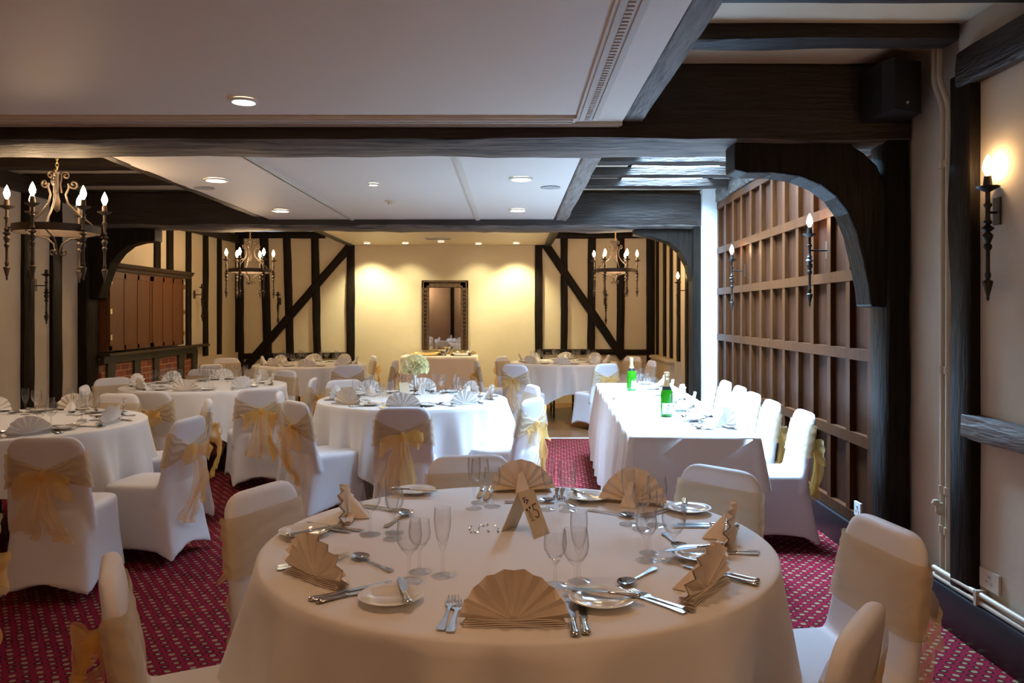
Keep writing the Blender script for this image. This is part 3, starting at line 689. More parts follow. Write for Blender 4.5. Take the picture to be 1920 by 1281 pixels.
def build_band(low=.585, high=.79, knot=.67):
    n = 96; nv = 24
    def fn(u, v):
        a = 2*PI*u; sn = math.sin(a)
        k = 0 if sn > 0 else min(1, (-sn))**3
        if sn < 0: k = (1-abs(math.cos(a))**.55)**.85
        c = (low+high)/2*(1-k)+knot*k; w = (high-low)/2*(1-k)+.022*k
        if sn > 0: c += 0
        z = c+w*(2*v-1); rip = (.0016 if sn > 0 else .002+.006*k)*math.sin(v*24+2.5*math.sin(a*2)+noise.noise(Vector((math.cos(a)*2, sn*2, v*2)))*4)+.004*k
        zz = min(max(z, .4), .85); hw, ht = bsec(zz); off = .008+rip
        return Vector(((hw+off)*se(math.cos(a), .55), bcy(zz)+(ht+off)*se(math.sin(a), .55), z))
    return mesh_of(MB().grid(fn, n, nv, True), M['sash'])
def crump(p, amt, sc, sd):
    return p+noise.noise_vector(p*sc+Vector((sd*3.1, sd, sd*1.7)))*amt
def build_bow(v):
    rr = random.Random(v+2); mb = MB(); ky = bcy(.66)-.055; kz = .665
    for sd in (-1, 1):
        L = (.11+.04*rr.random()); dr = -.02-.07*rr.random(); ph = rr.random()*6
        def fn(u, w, sd=sd, L=L, dr=dr, ph=ph):
            a = 2*PI*u; q = (1-math.cos(a))/2; wd = .012+.043*math.sin(PI*min(1, q*.62))**1.1
            return crump(Vector((sd*L*q*1.08, ky-.014-.055*math.sin(a)*(q*(1.25-q))**.5-.02*q, kz+dr*q+(2*w-1)*wd*(1+.25*math.sin(a))+.008*math.sin(w*19+ph)*q)), .036*q, 16, ph)
        mb.grid(fn, 30, 14)
    loops = mesh_of(mb, M['bow'])
    mb = MB()
    mb.lathe([(.001, -.03), (.018, -.022), (.024, 0), (.018, .022), (.001, .03)], 10, c=(0, ky-.012, kz), cap=False)
    knot = mesh_of(mb, M['bow'])
    tails = []
    for sd in (-1, 1):
        L = .28+.14*rr.random(); sp = .03+.05*rr.random(); ph = rr.random()*6
        def fn(u, w, sd=sd, L=L, sp=sp, ph=ph):
            u, w = w, u; return crump(Vector((sd*(.008+sp*u)+(2*w-1)*(.012+.060*u**.6), ky-.012-.045*math.sin(PI*min(u*1.1, 1))-.012*math.sin(w*17+ph)*(.3+u), kz-L*u-.05*w*u)), .026*u, 11, ph)
        tails.append(mesh_of(MB().grid(fn, 14, 24), M['bow']))
        tails[-1].flip_normals() if False else None
    return loops, knot, tails
ME_BAND = build_band(); BOWS = [build_bow(k) for k in range(5)]
BOWS[0:0] = []
def make_chair(v, nobow=False):
    t = thing('banquet_chair', 'chair', 'chair', (0,0,0), 0, 'chairs in white covers')
    link('chair_cover', ME_COVER, t); link('sash_band', ME_BAND, t)
    if not nobow:
        l, k, tl = BOWS[v]
        b = link('sash_bow', l, t); link('bow_knot', k, b)
        link('sash_tail', tl[0], t); link('sash_tail', tl[1], t)
    return t
CH = [Proto(make_chair(v)) for v in range(5)]
def chair(bx, by, face, label, v=0, group=None):
    """bx, by: ground point under the top of the back; face: direction the sitter looks, degrees"""
    r = R(face-90); off = bcy(.86)
    x = bx+math.sin(r)*off; y = by-math.cos(r)*off
    return CH[v].place((x, y, 0), r, label, group)
def chpx(px, py, face, label, v=0, Y=None, group=None):
    Y = Y or (H-.862)*F/(py-CY)
    return chair(xat(px, Y), Y, face, label, v, group)

# ---- tables
def cloth(name, outline, drop, fold, label, m, z=TZ, centre=(0, 0), rotz=0):
    """outline: list of (x, y, nx, ny, s) ; drop(i) hang length ; fold(i, d) outward push"""
    n = len(outline); vs = []; fs = []
    for s in (.0, .35, .7, .92, .985):
        for (x, y, nx, ny) in outline:
            cx, cy = centre; zz = z+(.0015*noise.noise(Vector((x*s*4, y*s*4, z))) if .1 < s < .95 else 0)
            vs.append(Vector((cx+(x-cx)*s, cy+(y-cy)*s, zz)))
    for (x, y, nx, ny) in outline: vs.append(Vector((x, y, z-.002)))
    K = 16
    for k in range(K+1):
        f = k/K
        for i, (x, y, nx, ny) in enumerate(outline):
            d = drop(i)*f
            o = .008+fold(i, d)
            zz = z-.012-d if k else z-.008
            vs.append(Vector((x+nx*o, y+ny*o, max(zz, .012))))
    rows = len(vs)//n
    for k in range(1, rows-1):
        for i in range(n): fs.append((k*n+i, k*n+(i+1) % n, (k+1)*n+(i+1) % n, (k+1)*n+i))
    vs2 = [Vector((centre[0], centre[1], z))]+vs[n:]; fs2 = [tuple(j-n+1 for j in f) for f in fs]
    fs2 += [(0, 1+i, 1+(i+1) % n) for i in range(n)]
    o = MB().add(vs2, fs2).build(name, m, smooth=False, rotz=rotz)
    for p in o.data.polygons: p.use_smooth = True
    return tag(o, label, 'tablecloth', 'white tablecloths')
def round_cloth(cx, cy, Rr, S, ang, seed, label, m='cloth', folds=26):
    n = 288; out = []; dr = []; 
    for i in range(n):
        a = 2*PI*i/n; out.append((Rr*math.cos(a), Rr*math.sin(a), math.cos(a), math.sin(a)))
        b = a-ang; dr.append(min(.735, S/2/max(abs(math.cos(b)), abs(math.sin(b)))-Rr))
    def fold(i, d):
        a = 2*PI*i/n; b = a-ang; cor = abs(math.sin(2*b))**3
        w = noise.noise(Vector((math.cos(a)*2.1+seed, math.sin(a)*2.1, seed*1.3)))
        ph = folds*.5*a+3.5*w
        amp = (.046+.030*noise.noise(Vector((math.cos(a)*3+seed*2, math.sin(a)*3, 5))))*min(1, d/.35)
        return .05*d+amp*math.sin(ph)+.012*math.sin(ph*2.3+seed)*min(1, d/.3)+cor*.16*d
    o = cloth('tablecloth', out, lambda i: dr[i], fold, label, M[m]); o.location = (cx, cy, 0); return o
def round_table(cx, cy, Rr, label, rot=0):
    t = thing('round_table', label, 'table', (cx, cy, 0), rot, 'round banquet tables')
    MB().lathe([(Rr-.005, -.035), (Rr, -.03), (Rr, -.008), (Rr-.005, -.004)], 48).build('tabletop', M['tabletop'], t, True, (0, 0, TZ-.004))
    for sx in (-1, 1):
        for sy in (-1, 1):
            pts = [(sx*.28, sy*.50, TZ-.045), (sx*.28, sy*.50, .66), (sx*.25, sy*.48, .58), (sx*.20, sy*.45, .46), (sx*.17, sy*.42, .34), (sx*.17, sy*.42, .05), (sx*.17, sy*.42, 0)]
            MB().tube(pts, .014, 8).build('leg', M['black'], t, True)
        MB().tube([(sx*.17, -.42, .12), (sx*.17, .42, .12)], .010, 8).build('leg_brace', M['black'], t, True)
    return t
TABLES = {
    'near': (.017, 2.525, .79), 'mid': (-.84, 6.72, .79), 'left': (-3.33, 5.22, .83), 'leftmid': (-3.11, 8.0, .79),
    'farleft': (-2.90, 11.35, .79), 'farright': (.777, 11.85, .79)}
TNAME = {'near': 'nearest round table', 'mid': 'round table with the flowers', 'left': 'left edge round table', 'leftmid': 'round table before the fireplace',
         'farleft': 'far left round table', 'farright': 'far right round table'}
CL = {'near': (2.36, 1.03, 3), 'mid': (2.3, .80, 5), 'left': (2.3, .5, 8), 'leftmid': (2.3, .2, 11), 'farleft': (2.3, .1, 14), 'farright': (2.36, .14, 17)}
CDESC = {'near': 'white linen cloth with hanging corners over the nearest round table', 'mid': 'bright white cloth over the round table with the flowers',
         'left': 'white cloth over the round table at the left edge', 'leftmid': 'white cloth over the round table before the fireplace',
         'farleft': 'white cloth over the far left round table by the end wall', 'farright': 'short white cloth showing black legs, far right round table'}
TDESC = {'near': 'large round banquet table nearest the viewer', 'mid': 'round banquet table carrying the flower centrepiece', 'left': 'round banquet table cut by the left edge',
         'leftmid': 'round banquet table in front of the brick fireplace', 'farleft': 'round banquet table before the left end wall timbers', 'farright': 'round banquet table on curved black legs by the right end wall'}
for k, (cx, cy, r) in TABLES.items():
    round_table(cx, cy, r-.01, TDESC[k], {'farright': 0.0}.get(k, .3))
    S, a, sd = CL[k]; round_cloth(cx, cy, r, S, a, sd, CDESC[k])

# head table: long trestle with a draped cloth
HT = dict(x0=.70, y0=4.66, x1=.885, y1=8.26, w=.76)
hang = math.atan2(HT['x1']-HT['x0'], HT['y1']-HT['y0'])
HL = 3.6; HW = .76; hrot = -hang
hx, hy = HT['x0'], HT['y0']
def hloc(u, v):  # u across (0 left..HW), v along
    return (hx+u*math.cos(hrot)-v*math.sin(hrot), hy+u*math.sin(hrot)+v*math.cos(hrot))
t = thing('trestle_table', 'long trestle head table alongside the oak panelling', 'table', (hx, hy, 0), hrot)
MB().box(.01, .01, TZ-.035, HW-.01, HL-.01, TZ-.004).build('tabletop', M['tabletop'], t)
for v in (.4, 1.5, 2.1, 3.2):
    for u in (.12, HW-.12): MB().tube([(u, v, TZ-.04), (u, v, 0)], .014, 8).build('leg', M['black'], t, True)
def head_cloth():
    out = []; info = []; cr = .03
    def seg(p, q, nx, ny, n, tagv):
        for i in range(n):
            f = i/n; out.append((p[0]+(q[0]-p[0])*f, p[1]+(q[1]-p[1])*f, nx, ny)); info.append((tagv, f))
    def arc(c, a0, tagv, n=8):
        for i in range(n):
            a = a0+PI/2*i/n; out.append((c[0]+cr*math.cos(a), c[1]+cr*math.sin(a), math.cos(a), math.sin(a))); info.append((tagv, i/n))
    seg((cr, 0), (HW-cr, 0), 0, -1, 60, 'front'); arc((HW-cr, cr), -PI/2, 'cfr')
    seg((HW, cr), (HW, HL-cr), 1, 0, 150, 'right'); arc((HW-cr, HL-cr), 0, 'cbr')
    seg((HW-cr, HL), (cr, HL), 0, 1, 40, 'back'); arc((cr, HL-cr), PI/2, 'cbl')
    seg((0, HL-cr), (0, cr), -1, 0, 170, 'left'); arc((cr, cr), PI, 'cfl')
    def drop(i):
        k, f = info[i]
        if k == 'front': return .72 if f < .62 else .72-.42*min(1, (f-.62)/.08)
        if k in ('cfr',): return .30
        if k == 'right': return .27
        if k in ('cbr', 'back', 'cbl'): return .5
        return .73
    def fold(i, d):
        k, f = info[i]; x, y = out[i][0], out[i][1]
        w = noise.noise(Vector((x*2, y*1.6, 3)))
        s_ = {'left': 16, 'right': 8, 'front': 5}.get(k, 2)
        amp = .028 if k == 'left' else .012
        edge = 1 if k in ('left', 'right', 'front', 'back') else 1.3
        return (.06*d+amp*math.sin(y*s_+x*s_*1.6+4*w)*min(1, d/.3)+.008*math.sin(y*41+x*37+6*w)*min(1, d/.3))*edge+(.05*d if k[0] == 'c' else 0)
    o = cloth('tablecloth', out, drop, fold, 'long white cloth hanging to the carpet over the head table', M['cloth'], centre=(HW/2, HL/2))
    o.location = (hx, hy, 0); o.rotation_euler = (0, 0, hrot)
    # second cloth end: a folded corner lying over the front drop
    mb = MB()
    def fn(u, v):
        x = .30+.40*u; top = TZ+.003; L = .20*(1-abs(2*u-.75)/1.25)*v
        return Vector((x-.12*v*(1-u), -.028-.012*math.sin(u*7)*v-.02*v, top-.012-L*1.15))
    mb.grid(fn, 20, 8)
    q = mb.build('cloth_corner', M['cloth'], o, smooth=True)
head_cloth()

# ---- napkin fans, china, cutlery, glasses
def fan_mesh(m, Rf=.120, pleats=9, seed=0, squash=.9):
    """pleated half disc standing on its folded base, spread across x, facing -y"""
    mb = MB(); rr = random.Random(seed)
    nA = pleats*2; nR = 7
    def fn(u, v):
        a = PI*(1-u)*.97+.045; i = u*nA; tri = abs((i % 2)-1)*2-1
        r = .012+(Rf*(1+.05*math.sin(a*3+seed)))*v
        y = tri*.009*(v**.7)*(1+.35*math.sin(i*1.7+seed))+.010-.05*v*math.sin(a)*.30
        return Vector((r*math.cos(a), y-.008, .008+r*math.sin(a)*squash))
    mb.grid(fn, nA, nR)
    mb.grid(lambda u, v: fn(u, v)+Vector((0, .004, 0)), nA, nR)
    # stacked pleats along the base
    for k in range(5):
        z = .001+k*.0032; w = Rf*(1.0-.02*k+.02*math.sin(k*2+seed))
        y0 = -.016+.002*k
        mb.grid(lambda u, v, z=z, w=w, y0=y0: Vector(((2*u-1)*w, y0+v*.042, z+.0015*math.sin(u*9+k+seed)+.001*math.sin(v*3))), 12, 3)
        mb.grid(lambda u, v, z=z, w=w, y0=y0: Vector(((2*u-1)*w, y0-.0012*math.sin(PI*v), z+.0025*v+.0015*math.sin(u*9+k+seed))), 12, 2)
    # rear prop: folded triangle that stands the fan up
    mb.add([(-.002, .012, .10*squash), (.016, .012, .085*squash), (.03, .085, .002), (-.03, .085, .002), (-.03, .02, .002), (.03, .02, .002)],
           [(0, 1, 2, 3), (0, 3, 4), (1, 5, 2), (4, 5, 1, 0)])
    me = mesh_of(mb, m, smooth=False); return me
FANS = {('n', s): fan_mesh(M['napkin'], seed=s, squash=.92-.06*s) for s in range(3)}
FANS.update({('p', s): fan_mesh(M['napkin5'], seed=s+3, squash=.9-.03*s) for s in range(3)})
def lathe_me(prof, m, n=20): return mesh_of(MB().lathe(prof, n, cap=False), m)
ME_WINE = lathe_me([(.001, .001), (.034, .001), (.035, .003), (.012, .007), (.005, .012), (.004, .03), (.004, .068), (.008, .076), (.022, .088), (.032, .106), (.035, .125), (.033, .15), (.0305, .168), (.0298, .168), (.032, .15), (.034, .125), (.031, .107), (.02, .09), (.001, .082)], M['glass'])
ME_SMALL = lathe_me([(.001, .001), (.031, .001), (.032, .003), (.011, .007), (.005, .012), (.004, .03), (.004, .060), (.008, .068), (.020, .080), (.029, .096), (.031, .112), (.029, .135), (.0275, .148), (.0268, .148), (.0282, .134), (.030, .112), (.028, .097), (.018, .082), (.001, .074)], M['glass'])
ME_FLUTE = lathe_me([(.001, .001), (.030, .001), (.031, .003), (.011, .007), (.005, .012), (.004, .03), (.004, .066), (.008, .078), (.017, .105), (.0225, .135), (.024, .16), (.0225, .19), (.0218, .19), (.0232, .16), (.0217, .135), (.016, .107), (.001, .085)], M['glass'])
ME_PLATE = lathe_me([(.001, .004), (.045, .004), (.048, .006), (.052, .010), (.080, .017), (.082, .019), (.080, .0195), (.052, .0135), (.045, .009), (.001, .008)], M['china'], 36)
ME_PLATE_BASE = None
def knife_mesh(L=.215):
    mb = MB(); h = L*.42
    mb.lathe([(.001, 0), (.0085, .004), (.0095, .012), (.0075, .03), (.006, h*.7), (.0068, h*.92), (.004, h), (.001, h+.001)], 10, cap=False)
    mb.tr(Matrix.Rotation(-PI/2, 4, 'X')); 
    for i, v in enumerate(mb.v): v.z = v.z*.62+.006
    pl = [(-.004, h-.002), (.004, h-.002), (.0085, h+.02), (.010, h+.06), (.0095, L-.03), (.004, L-.006), (-.001, L), (-.006, L-.02), (-.0065, h+.02)]
    mb.prism(pl, 'z', .0045, .0062)
    return mesh_of(mb, M['steel'])
def fork_mesh(L=.195):
    pl = [(-.007, 0), (.007, 0), (.0082, .006), (.0075, .02), (.0045, .055), (.003, L*.58), (.004, L*.66), (.010, L*.70), (.012, L*.76)]
    mb = MB(); left = [(-x, y) for x, y in reversed(pl)]
    mb.prism(pl+left[:-2], 'z', .003, .0052)
    for k in range(4):
        x = -.0105+k*.007; mb.tube([(x, L*.75, .005), (x, L*.85, .0035), (x*.95, L*.95, .0045), (x*.9, L, .007)], [.0019, .0017, .0014, .0006], 6)
    return mesh_of(mb, M['steel'])
def spoon_mesh(L=.185):
    mb = MB(); pl = [(-.006, 0), (.006, 0), (.0075, .006), (.0068, .02), (.004, .05), (.0026, L*.62), (.003, L*.70)]
    mb.prism(pl+[(-x, y) for x, y in reversed(pl)][:-2], 'z', .004, .0062)
    def fn(u, v):
        a = 2*PI*u; r = v; yy = L*.84+.032*r*math.cos(a); w = .0195*(1-.14*math.cos(a))
        return Vector((w*r*math.sin(a), yy, .002+.0095*r*r))
    mb.grid(fn, 20, 6, True); mb.grid(lambda u, v: fn(u, v)+Vector((0, 0, .0012)), 20, 6, True)
    return mesh_of(mb, M['steel'])
ME_KNIFE = knife_mesh(.235); ME_KNIFE_S = knife_mesh(.20); ME_FORK = fork_mesh(.215); ME_FORK_S = fork_mesh(.195); ME_SPOON = spoon_mesh(.195)
for me_ in (ME_FORK, ME_FORK_S, ME_KNIFE, ME_KNIFE_S, ME_SPOON):
    for v_ in me_.vertices: v_.co.x *= 1.25; v_.co.y -= .02

def single(name, me, loc, rz, label, cat, group, rx=0):
    o = link(name, me); o.location = loc; o.rotation_euler = (rx, 0, rz); return tag(o, label, cat, group)
rs = random.Random(3)
def setting(cx, cy, face, where, lod, warm=False, pu=-.27, seat='', glass=True, nap=0, gu=0, gr=0, spoon=True, plate=True, nrot=0, pr=.145):
    """a place setting; (cx, cy) is where the napkin stands; face = direction from diner to table centre (deg)"""
    d = R(face); fx, fy = math.cos(d), math.sin(d); rx_, ry_ = fy, -fx
    rz = d-PI/2; z = TZ+.0005
    def pos(u, r, dz=0): return (cx+rx_*u+fx*r, cy+ry_*u+fy*r, z+dz)
    w = where; g = 'on the '+w.split(',')[0]
    single('napkin_fan', FANS[('p' if warm else 'n', nap % 3)], pos(0, 0), rz+nrot, 'pleated napkin fan on the '+w, 'napkin', 'napkin fans '+g)
    if plate:
        p = single('side_plate', ME_PLATE, pos(pu, pr), 0, 'white side plate on the '+w, 'plate', 'side plates '+g)
        if lod < 2: single('butter_knife', ME_KNIFE_S, pos(pu+.05 if pu < 0 else pu-.05, pr-.06, .019), rz+.5+rs.uniform(-.4, .3), 'butter knife across the side plate, '+w, 'knife', 'butter knives '+g)
    if lod < 2:
        single('dinner_fork', ME_FORK, pos(-.165, -.02), rz-.05, 'outer table fork on the '+w, 'fork', 'forks '+g)
        single('starter_fork', ME_FORK_S, pos(-.143, -.03), rz-.03, 'inner smaller fork on the '+w, 'fork', 'forks '+g)
        single('dinner_knife', ME_KNIFE, pos(.137, -.05), rz+.02, 'inner table knife on the '+w, 'knife', 'knives '+g)
        single('starter_knife', ME_KNIFE_S, pos(.162, -.04), rz, 'outer smaller knife on the '+w, 'knife', 'knives '+g)
        if spoon: single('dessert_spoon', ME_SPOON, pos(.04, .20), rz+PI/2+.12, 'dessert spoon above the napkin, '+w, 'spoon', 'spoons '+g)
    if glass:
        single('wine_glass', ME_WINE, pos(.155+gu, .205+gr), 0, 'large wine glass on the '+w, 'glass', 'wine glasses '+g)
        single('small_wine_glass', ME_SMALL, pos(.105+gu, .265+gr), 0, 'small wine glass on the '+w, 'glass', 'small wine glasses '+g)
        single('champagne_flute', ME_FLUTE, pos(.17+gu, .30+gr), 0, 'champagne flute on the '+w, 'glass', 'champagne flutes '+g)

# nearest table: seven settings
X5, Y5, _ = TABLES['near']
for i, (ang, seat, r, pu, sp, nr) in enumerate(((-91, 'front seat', .70, -.31, False, 0), (-45, 'front right seat', .69, -.255, True, .15), (0, 'right seat', .68, -.20, True, -.35), (47, 'back right seat', .65, -.22, True, .35),
                                   (88, 'back seat', .68, -.26, True, .1), (156, 'back left seat', .66, -.42, True, .5), (216, 'front left seat', .68, -.44, True, .25))):
    a = R(ang); setting(X5+r*math.cos(a), Y5+r*math.sin(a), ang+180, 'nearest round table, '+seat, 0, True, pu, nap=i, spoon=sp, nrot=nr, pr={3: -.03, 5: .03}.get(i, .145))
SEATS8 = ['right seat', 'back right seat', 'back seat', 'back left seat', 'left seat', 'front left seat', 'front seat', 'front right seat']
for key, lod, off, r in (('mid', 1, 0, .66), ('left', 1, -4, .70), ('leftmid', 2, 6, .66), ('farleft', 2, 10, .66), ('farright', 2, -6, .66)):
    cx, cy, _ = TABLES[key]
    for i in range(8):
        a = R(i*45+off)
        if key == 'left' and cx+r*math.cos(a) < xat(-25, cy+r*math.sin(a)): continue
        setting(cx+r*math.cos(a), cy+r*math.sin(a), i*45+off+180, TNAME[key]+', '+SEATS8[i], lod, nap=i+lod, nrot=rs.uniform(-.25, .25))
for i in range(6):
    c = hloc(HW-.12, .42+i*.56)
    setting(c[0], c[1], 180+math.degrees(hrot), 'head table, '+['seat nearest the viewer', 'second seat', 'third seat', 'fourth seat', 'fifth seat', 'farthest seat'][i], 1 if i < 3 else 2, nap=i, pu=.26, nrot=rs.uniform(-.3, .3))

# ---- chairs (back-top position, facing)
def deg_to(x, y, cx, cy): return math.degrees(math.atan2(cy-y, cx-x))
def around(key, px, py, label, v=0, Y=None, tw=0):
    Y = Y or (H-.862)*F/(py-CY); x = xat(px, Y); cx, cy, _ = TABLES[key]
    return chair(x, Y, deg_to(x, Y, cx, cy)+tw, label, v)
around('near', 488, 912, 'covered chair tucked left of the nearest table, plain cream sash showing', 0, Y=2.93)
around('near', 205, 1075, 'covered chair at the bottom left corner, gold bow hanging down', 1, Y=2.02)
around('near', 880, 853, 'covered chair behind the far side of the nearest table', 2)
around('near', 1352, 876, 'covered chair behind the back right of the nearest table', 3)
around('near', 1665, 985, 'covered chair at the right of the nearest table, seat visible', 4, Y=2.42, tw=14)
around('near', 1618, 1170, 'covered chair at the bottom right corner of the view', 0, Y=1.66, tw=14)
chair(-1.84, 2.62, 176, 'covered chair beyond the left edge, only its bow showing', 3)
chpx(85, 824, 96, 'covered chair seen from behind at the left edge table', 1, Y=4.10)
chpx(356, 785, 172, 'covered chair side-on right of the left edge table', 2, Y=4.88)
chpx(222, 745, -98, 'covered chair facing the viewer behind the left edge table', 0, Y=6.35)
chpx(157, 722, 20, 'small chair back just before the left timber post', 4, Y=7.05)
chpx(392, 752, 205, 'covered chair with cream sash front behind the side-on chair', 3, Y=5.9)
chpx(211, 708, -40, 'covered chair beneath the brick fireplace at the far left', 0)
chpx(281, 733, 80, 'covered chair from behind left of the fireplace table, long sash tail', 2)
chpx(487, 728, 118, 'covered chair from behind right of the fireplace table, wide bow', 0)
chpx(538, 694, 232, 'cream sash chair at the back right of the fireplace table', 1)
chpx(424, 671, -70, 'small cream sash chair near the corner of the left end wall', 2)
chpx(396, 683, 150, 'small shaded chair in front of the left corner post', 3)
chpx(382, 692, -92, 'covered chair behind the napkins on the fireplace table', 4)
chpx(588, 709, 186, 'narrow side-on chair with bow between two round tables', 4)
chpx(755, 765, 92, 'covered chair from behind before the flower table, tied bow', 4, Y=5.42)
chpx(553, 751, 42, 'covered chair side-on left of the flower table, gold bow', 3, Y=5.80)
chpx(523, 735, 12, 'covered chair half hidden behind the side-on gold bow chair', 1)
chpx(645, 718, -58, 'pale chair back behind the left of the flower table', 0, Y=7.7)
chpx(1000, 722, 197, 'cream sash chair at the right of the flower table, farther', 1)
chpx(1000, 748, 152, 'covered chair right of the flower table, bow facing the aisle', 0, Y=6.0)
chpx(653, 684, 118, 'small chair from behind, right of the far left table', 1)
chpx(701, 667, 200, 'cream sash chair against the blank yellow wall, left of mirror', 2)
chpx(742, 676, 178, 'narrow side-on chair with gold bow left of the flowers', 3)
chpx(893, 676, 8, 'narrow side-on chair with gold bow right of the mirror', 3)
chpx(941, 668, -30, 'cream sash chair against the yellow wall, right of mirror', 2)
chpx(965, 683, 58, 'covered chair from behind left of the far right table', 0)
chpx(1138, 682, 122, 'covered chair from behind right of the far right table', 2)
chpx(1187, 668, 215, 'cream sash chair in front of the painted brick panel', 1)
chpx(1223, 676, 186, 'narrow side-on chair before the low cream cupboard', 4)
for i, (px, py, Y) in enumerate(((1510, 768, 5.22), (1449, 747, 5.83), (1414, 735, 6.42), (1389, 722, 6.98), (1362, 712, 7.55), (1336, 705, 8.12))):
    chair(xat(px, Y), Y, 180-2, ['nearest', 'second', 'third', 'fourth', 'fifth', 'farthest'][i]+' chair of the row between head table and oak panelling', [4, 3, 1, 0, 2, 1][i], group='row of chairs at the head table')

# ---- table number cards
def card(cx, cy, rot, label, five, tz=TZ, ln=.155, wd=.085):
    t = thing('table_card', label, 'table card', (cx, cy, tz), rot, 'folded table cards' )
    ang = R(64); a, b = ln*math.cos(ang), ln*math.sin(ang)
    for sd, nm in ((1, 'front_leaf'), (-1, 'back_leaf')):
        mb = MB().box(-.0005, -wd/2, 0, .0005, wd/2, ln)
        mb.tr(Matrix.Translation((sd*a, 0, 0)) @ Matrix.Rotation(-sd*(PI/2-ang), 4, 'Y'))
        mb.build(nm, M['card'], t)
        if sd == 1 and five:
            def P(u, w): return Matrix.Translation((a, 0, 0)) @ Matrix.Rotation(-(PI/2-ang), 4, 'Y') @ Vector((.0016, u, w))
            def pl(pts, r=.0014): return MB().tube([P(*p) for p in pts], r, 6)
            # the numeral, drawn by a pen: top bar, upright, belly
            mb = MB(); cx5, cz5 = .012, .082
            S5 = .85
            belly = [(cx5-.010*S5, cz5+.004)]+[(cx5+(-.002+.014*math.cos(g))*S5, cz5+(-.010+.0155*math.sin(g))*S5) for g in [R(100-i*22) for i in range(12)]]
            mb.tube([P(cx5+.014*S5, cz5+.027*S5), P(cx5-.009*S5, cz5+.024*S5)], .0017, 6)
            mb.tube([P(cx5-.009*S5, cz5+.024*S5)]+[P(*p) for p in belly], .0013, 6)
            mb.build('numeral_five', M['ink'], t)
            mb = MB()
            mb.tube([P(-.030, .118), P(-.024, .126), P(-.030, .132), P(-.018, .134)], .002, 6); mb.tube([P(-.020, .112), P(-.012, .120), P(-.018, .126), P(-.006, .121)], .002, 6)
            mb.build('ribbon_motif', M['purple'], t)
            mb = MB()
            for (u, w) in ((-.030, .092), (-.013, .096)): mb.tube([P(u-.003, w+.004), P(u, w-.003), P(u+.003, w+.005)], .0017, 6)
            mb.tube([P(-.022, .09), P(-.028, .066), P(-.012, .066), P(-.020, .09)], .0006, 5); mb.tube([P(-.020, .066), P(-.020, .056)], .0006, 5); mb.tube([P(-.028, .056), P(-.010, .056)], .0008, 5)
            mb.build('glass_motif', M['ink'], t)
    return t
Yc_ = 2.60
card(xat(985, 2.62), 2.60, R(-38), 'folded cream card numbered 5 on the nearest round table', True)
card(xat(757, 6.85), 6.85, R(-70), 'small folded card beside the flower vase', False, ln=.14)
card(xat(1155, 6.65), 6.65, R(-60), 'small folded card lying at the left edge of head table', False, ln=.05, wd=.05)
# table crystals
cr = mesh_of(MB().add([(.004,0,.003),(0,.004,.003),(-.004,0,.003),(0,-.004,.003),(0,0,.006),(0,0,0)], [(0,1,4),(1,2,4),(2,3,4),(3,0,4),(1,0,5),(2,1,5),(3,2,5),(0,3,5)]), M['steel'], False)
rc = random.Random(5)
for i in range(20):
    px, py = rc.uniform(880, 936), rc.uniform(984, 1001)
    Y = (H-TZ)*F/(py-CY); single('table_crystal', cr, (xat(px, Y), Y, TZ), rc.random()*3, 'tiny glittering crystal scattered left of the numbered card', 'crystal', 'crystals left of the numbered card')
for i in range(5):
    Y = 2.27+.02*rc.random(); single('table_crystal', cr, (xat(1033+i*5, Y), Y+rc.random()*.05, TZ), rc.random()*3, 'tiny crystal right of the numbered card, by the glasses', 'crystal', 'crystals by the glasses')

# ---- champagne bottles
def bottle():
    t = thing('champagne_bottle', 'bottle', 'bottle', (0,0,0), 0, 'champagne bottles')
    MB().lathe([(.001, .01), (.025, .002), (.040, .002), (.043, .010), (.0435, .03), (.0435, .14), (.041, .165), (.034, .19), (.024, .215), (.017, .24), (.0145, .265), (.0145, .275)], 28, cap=False).build('glass_body', M['bottle'], t, True)
    MB().lathe([(.0262, .212), (.0185, .24), (.0155, .262), (.0175, .268), (.0175, .278), (.0165, .29), (.019, .296), (.0185, .310), (.001, .313)], 24, cap=False).build('foil_neck', M['foil'], t, True)
    MB().lathe([(.0348, .19), (.0262, .212)], 24, cap=False).build('foil_collar', M['darkfoil'], t, True)
    lb = MB().grid(lambda u, v: Vector((.0441*math.cos(R(-150+120*u)), .0441*math.sin(R(-150+120*u)), .022+.075*v)), 16, 2).build('front_label', M['label'], t, True)
    mb = MB()
    for z, w0, w1 in ((.078, -96, -84), (.062, -115, -65), (.050, -108, -72), (.032, -120, -60)):
        mb.grid(lambda u, v, z=z, w0=w0, w1=w1: Vector((.0445*math.cos(R(w0+(w1-w0)*u)), .0445*math.sin(R(w0+(w1-w0)*u)), z+(.009 if z > .07 else .0025)*v)), 8, 1)
    mb.build('label_print', M['label_blue'], lb, True)
    return t
BP = Proto(bottle())
Y = (H-TZ)*F/(781-CY); BP.place((xat(1250, Y), Y, TZ), .1, 'green champagne bottle with gold neck, nearer one on head table', 'champagne bottles')
Y = (H-TZ)*F/(733-CY); BP.place((xat(1184, Y), Y, TZ), .9, 'green champagne bottle with gold neck, farther one on head table', 'champagne bottles')
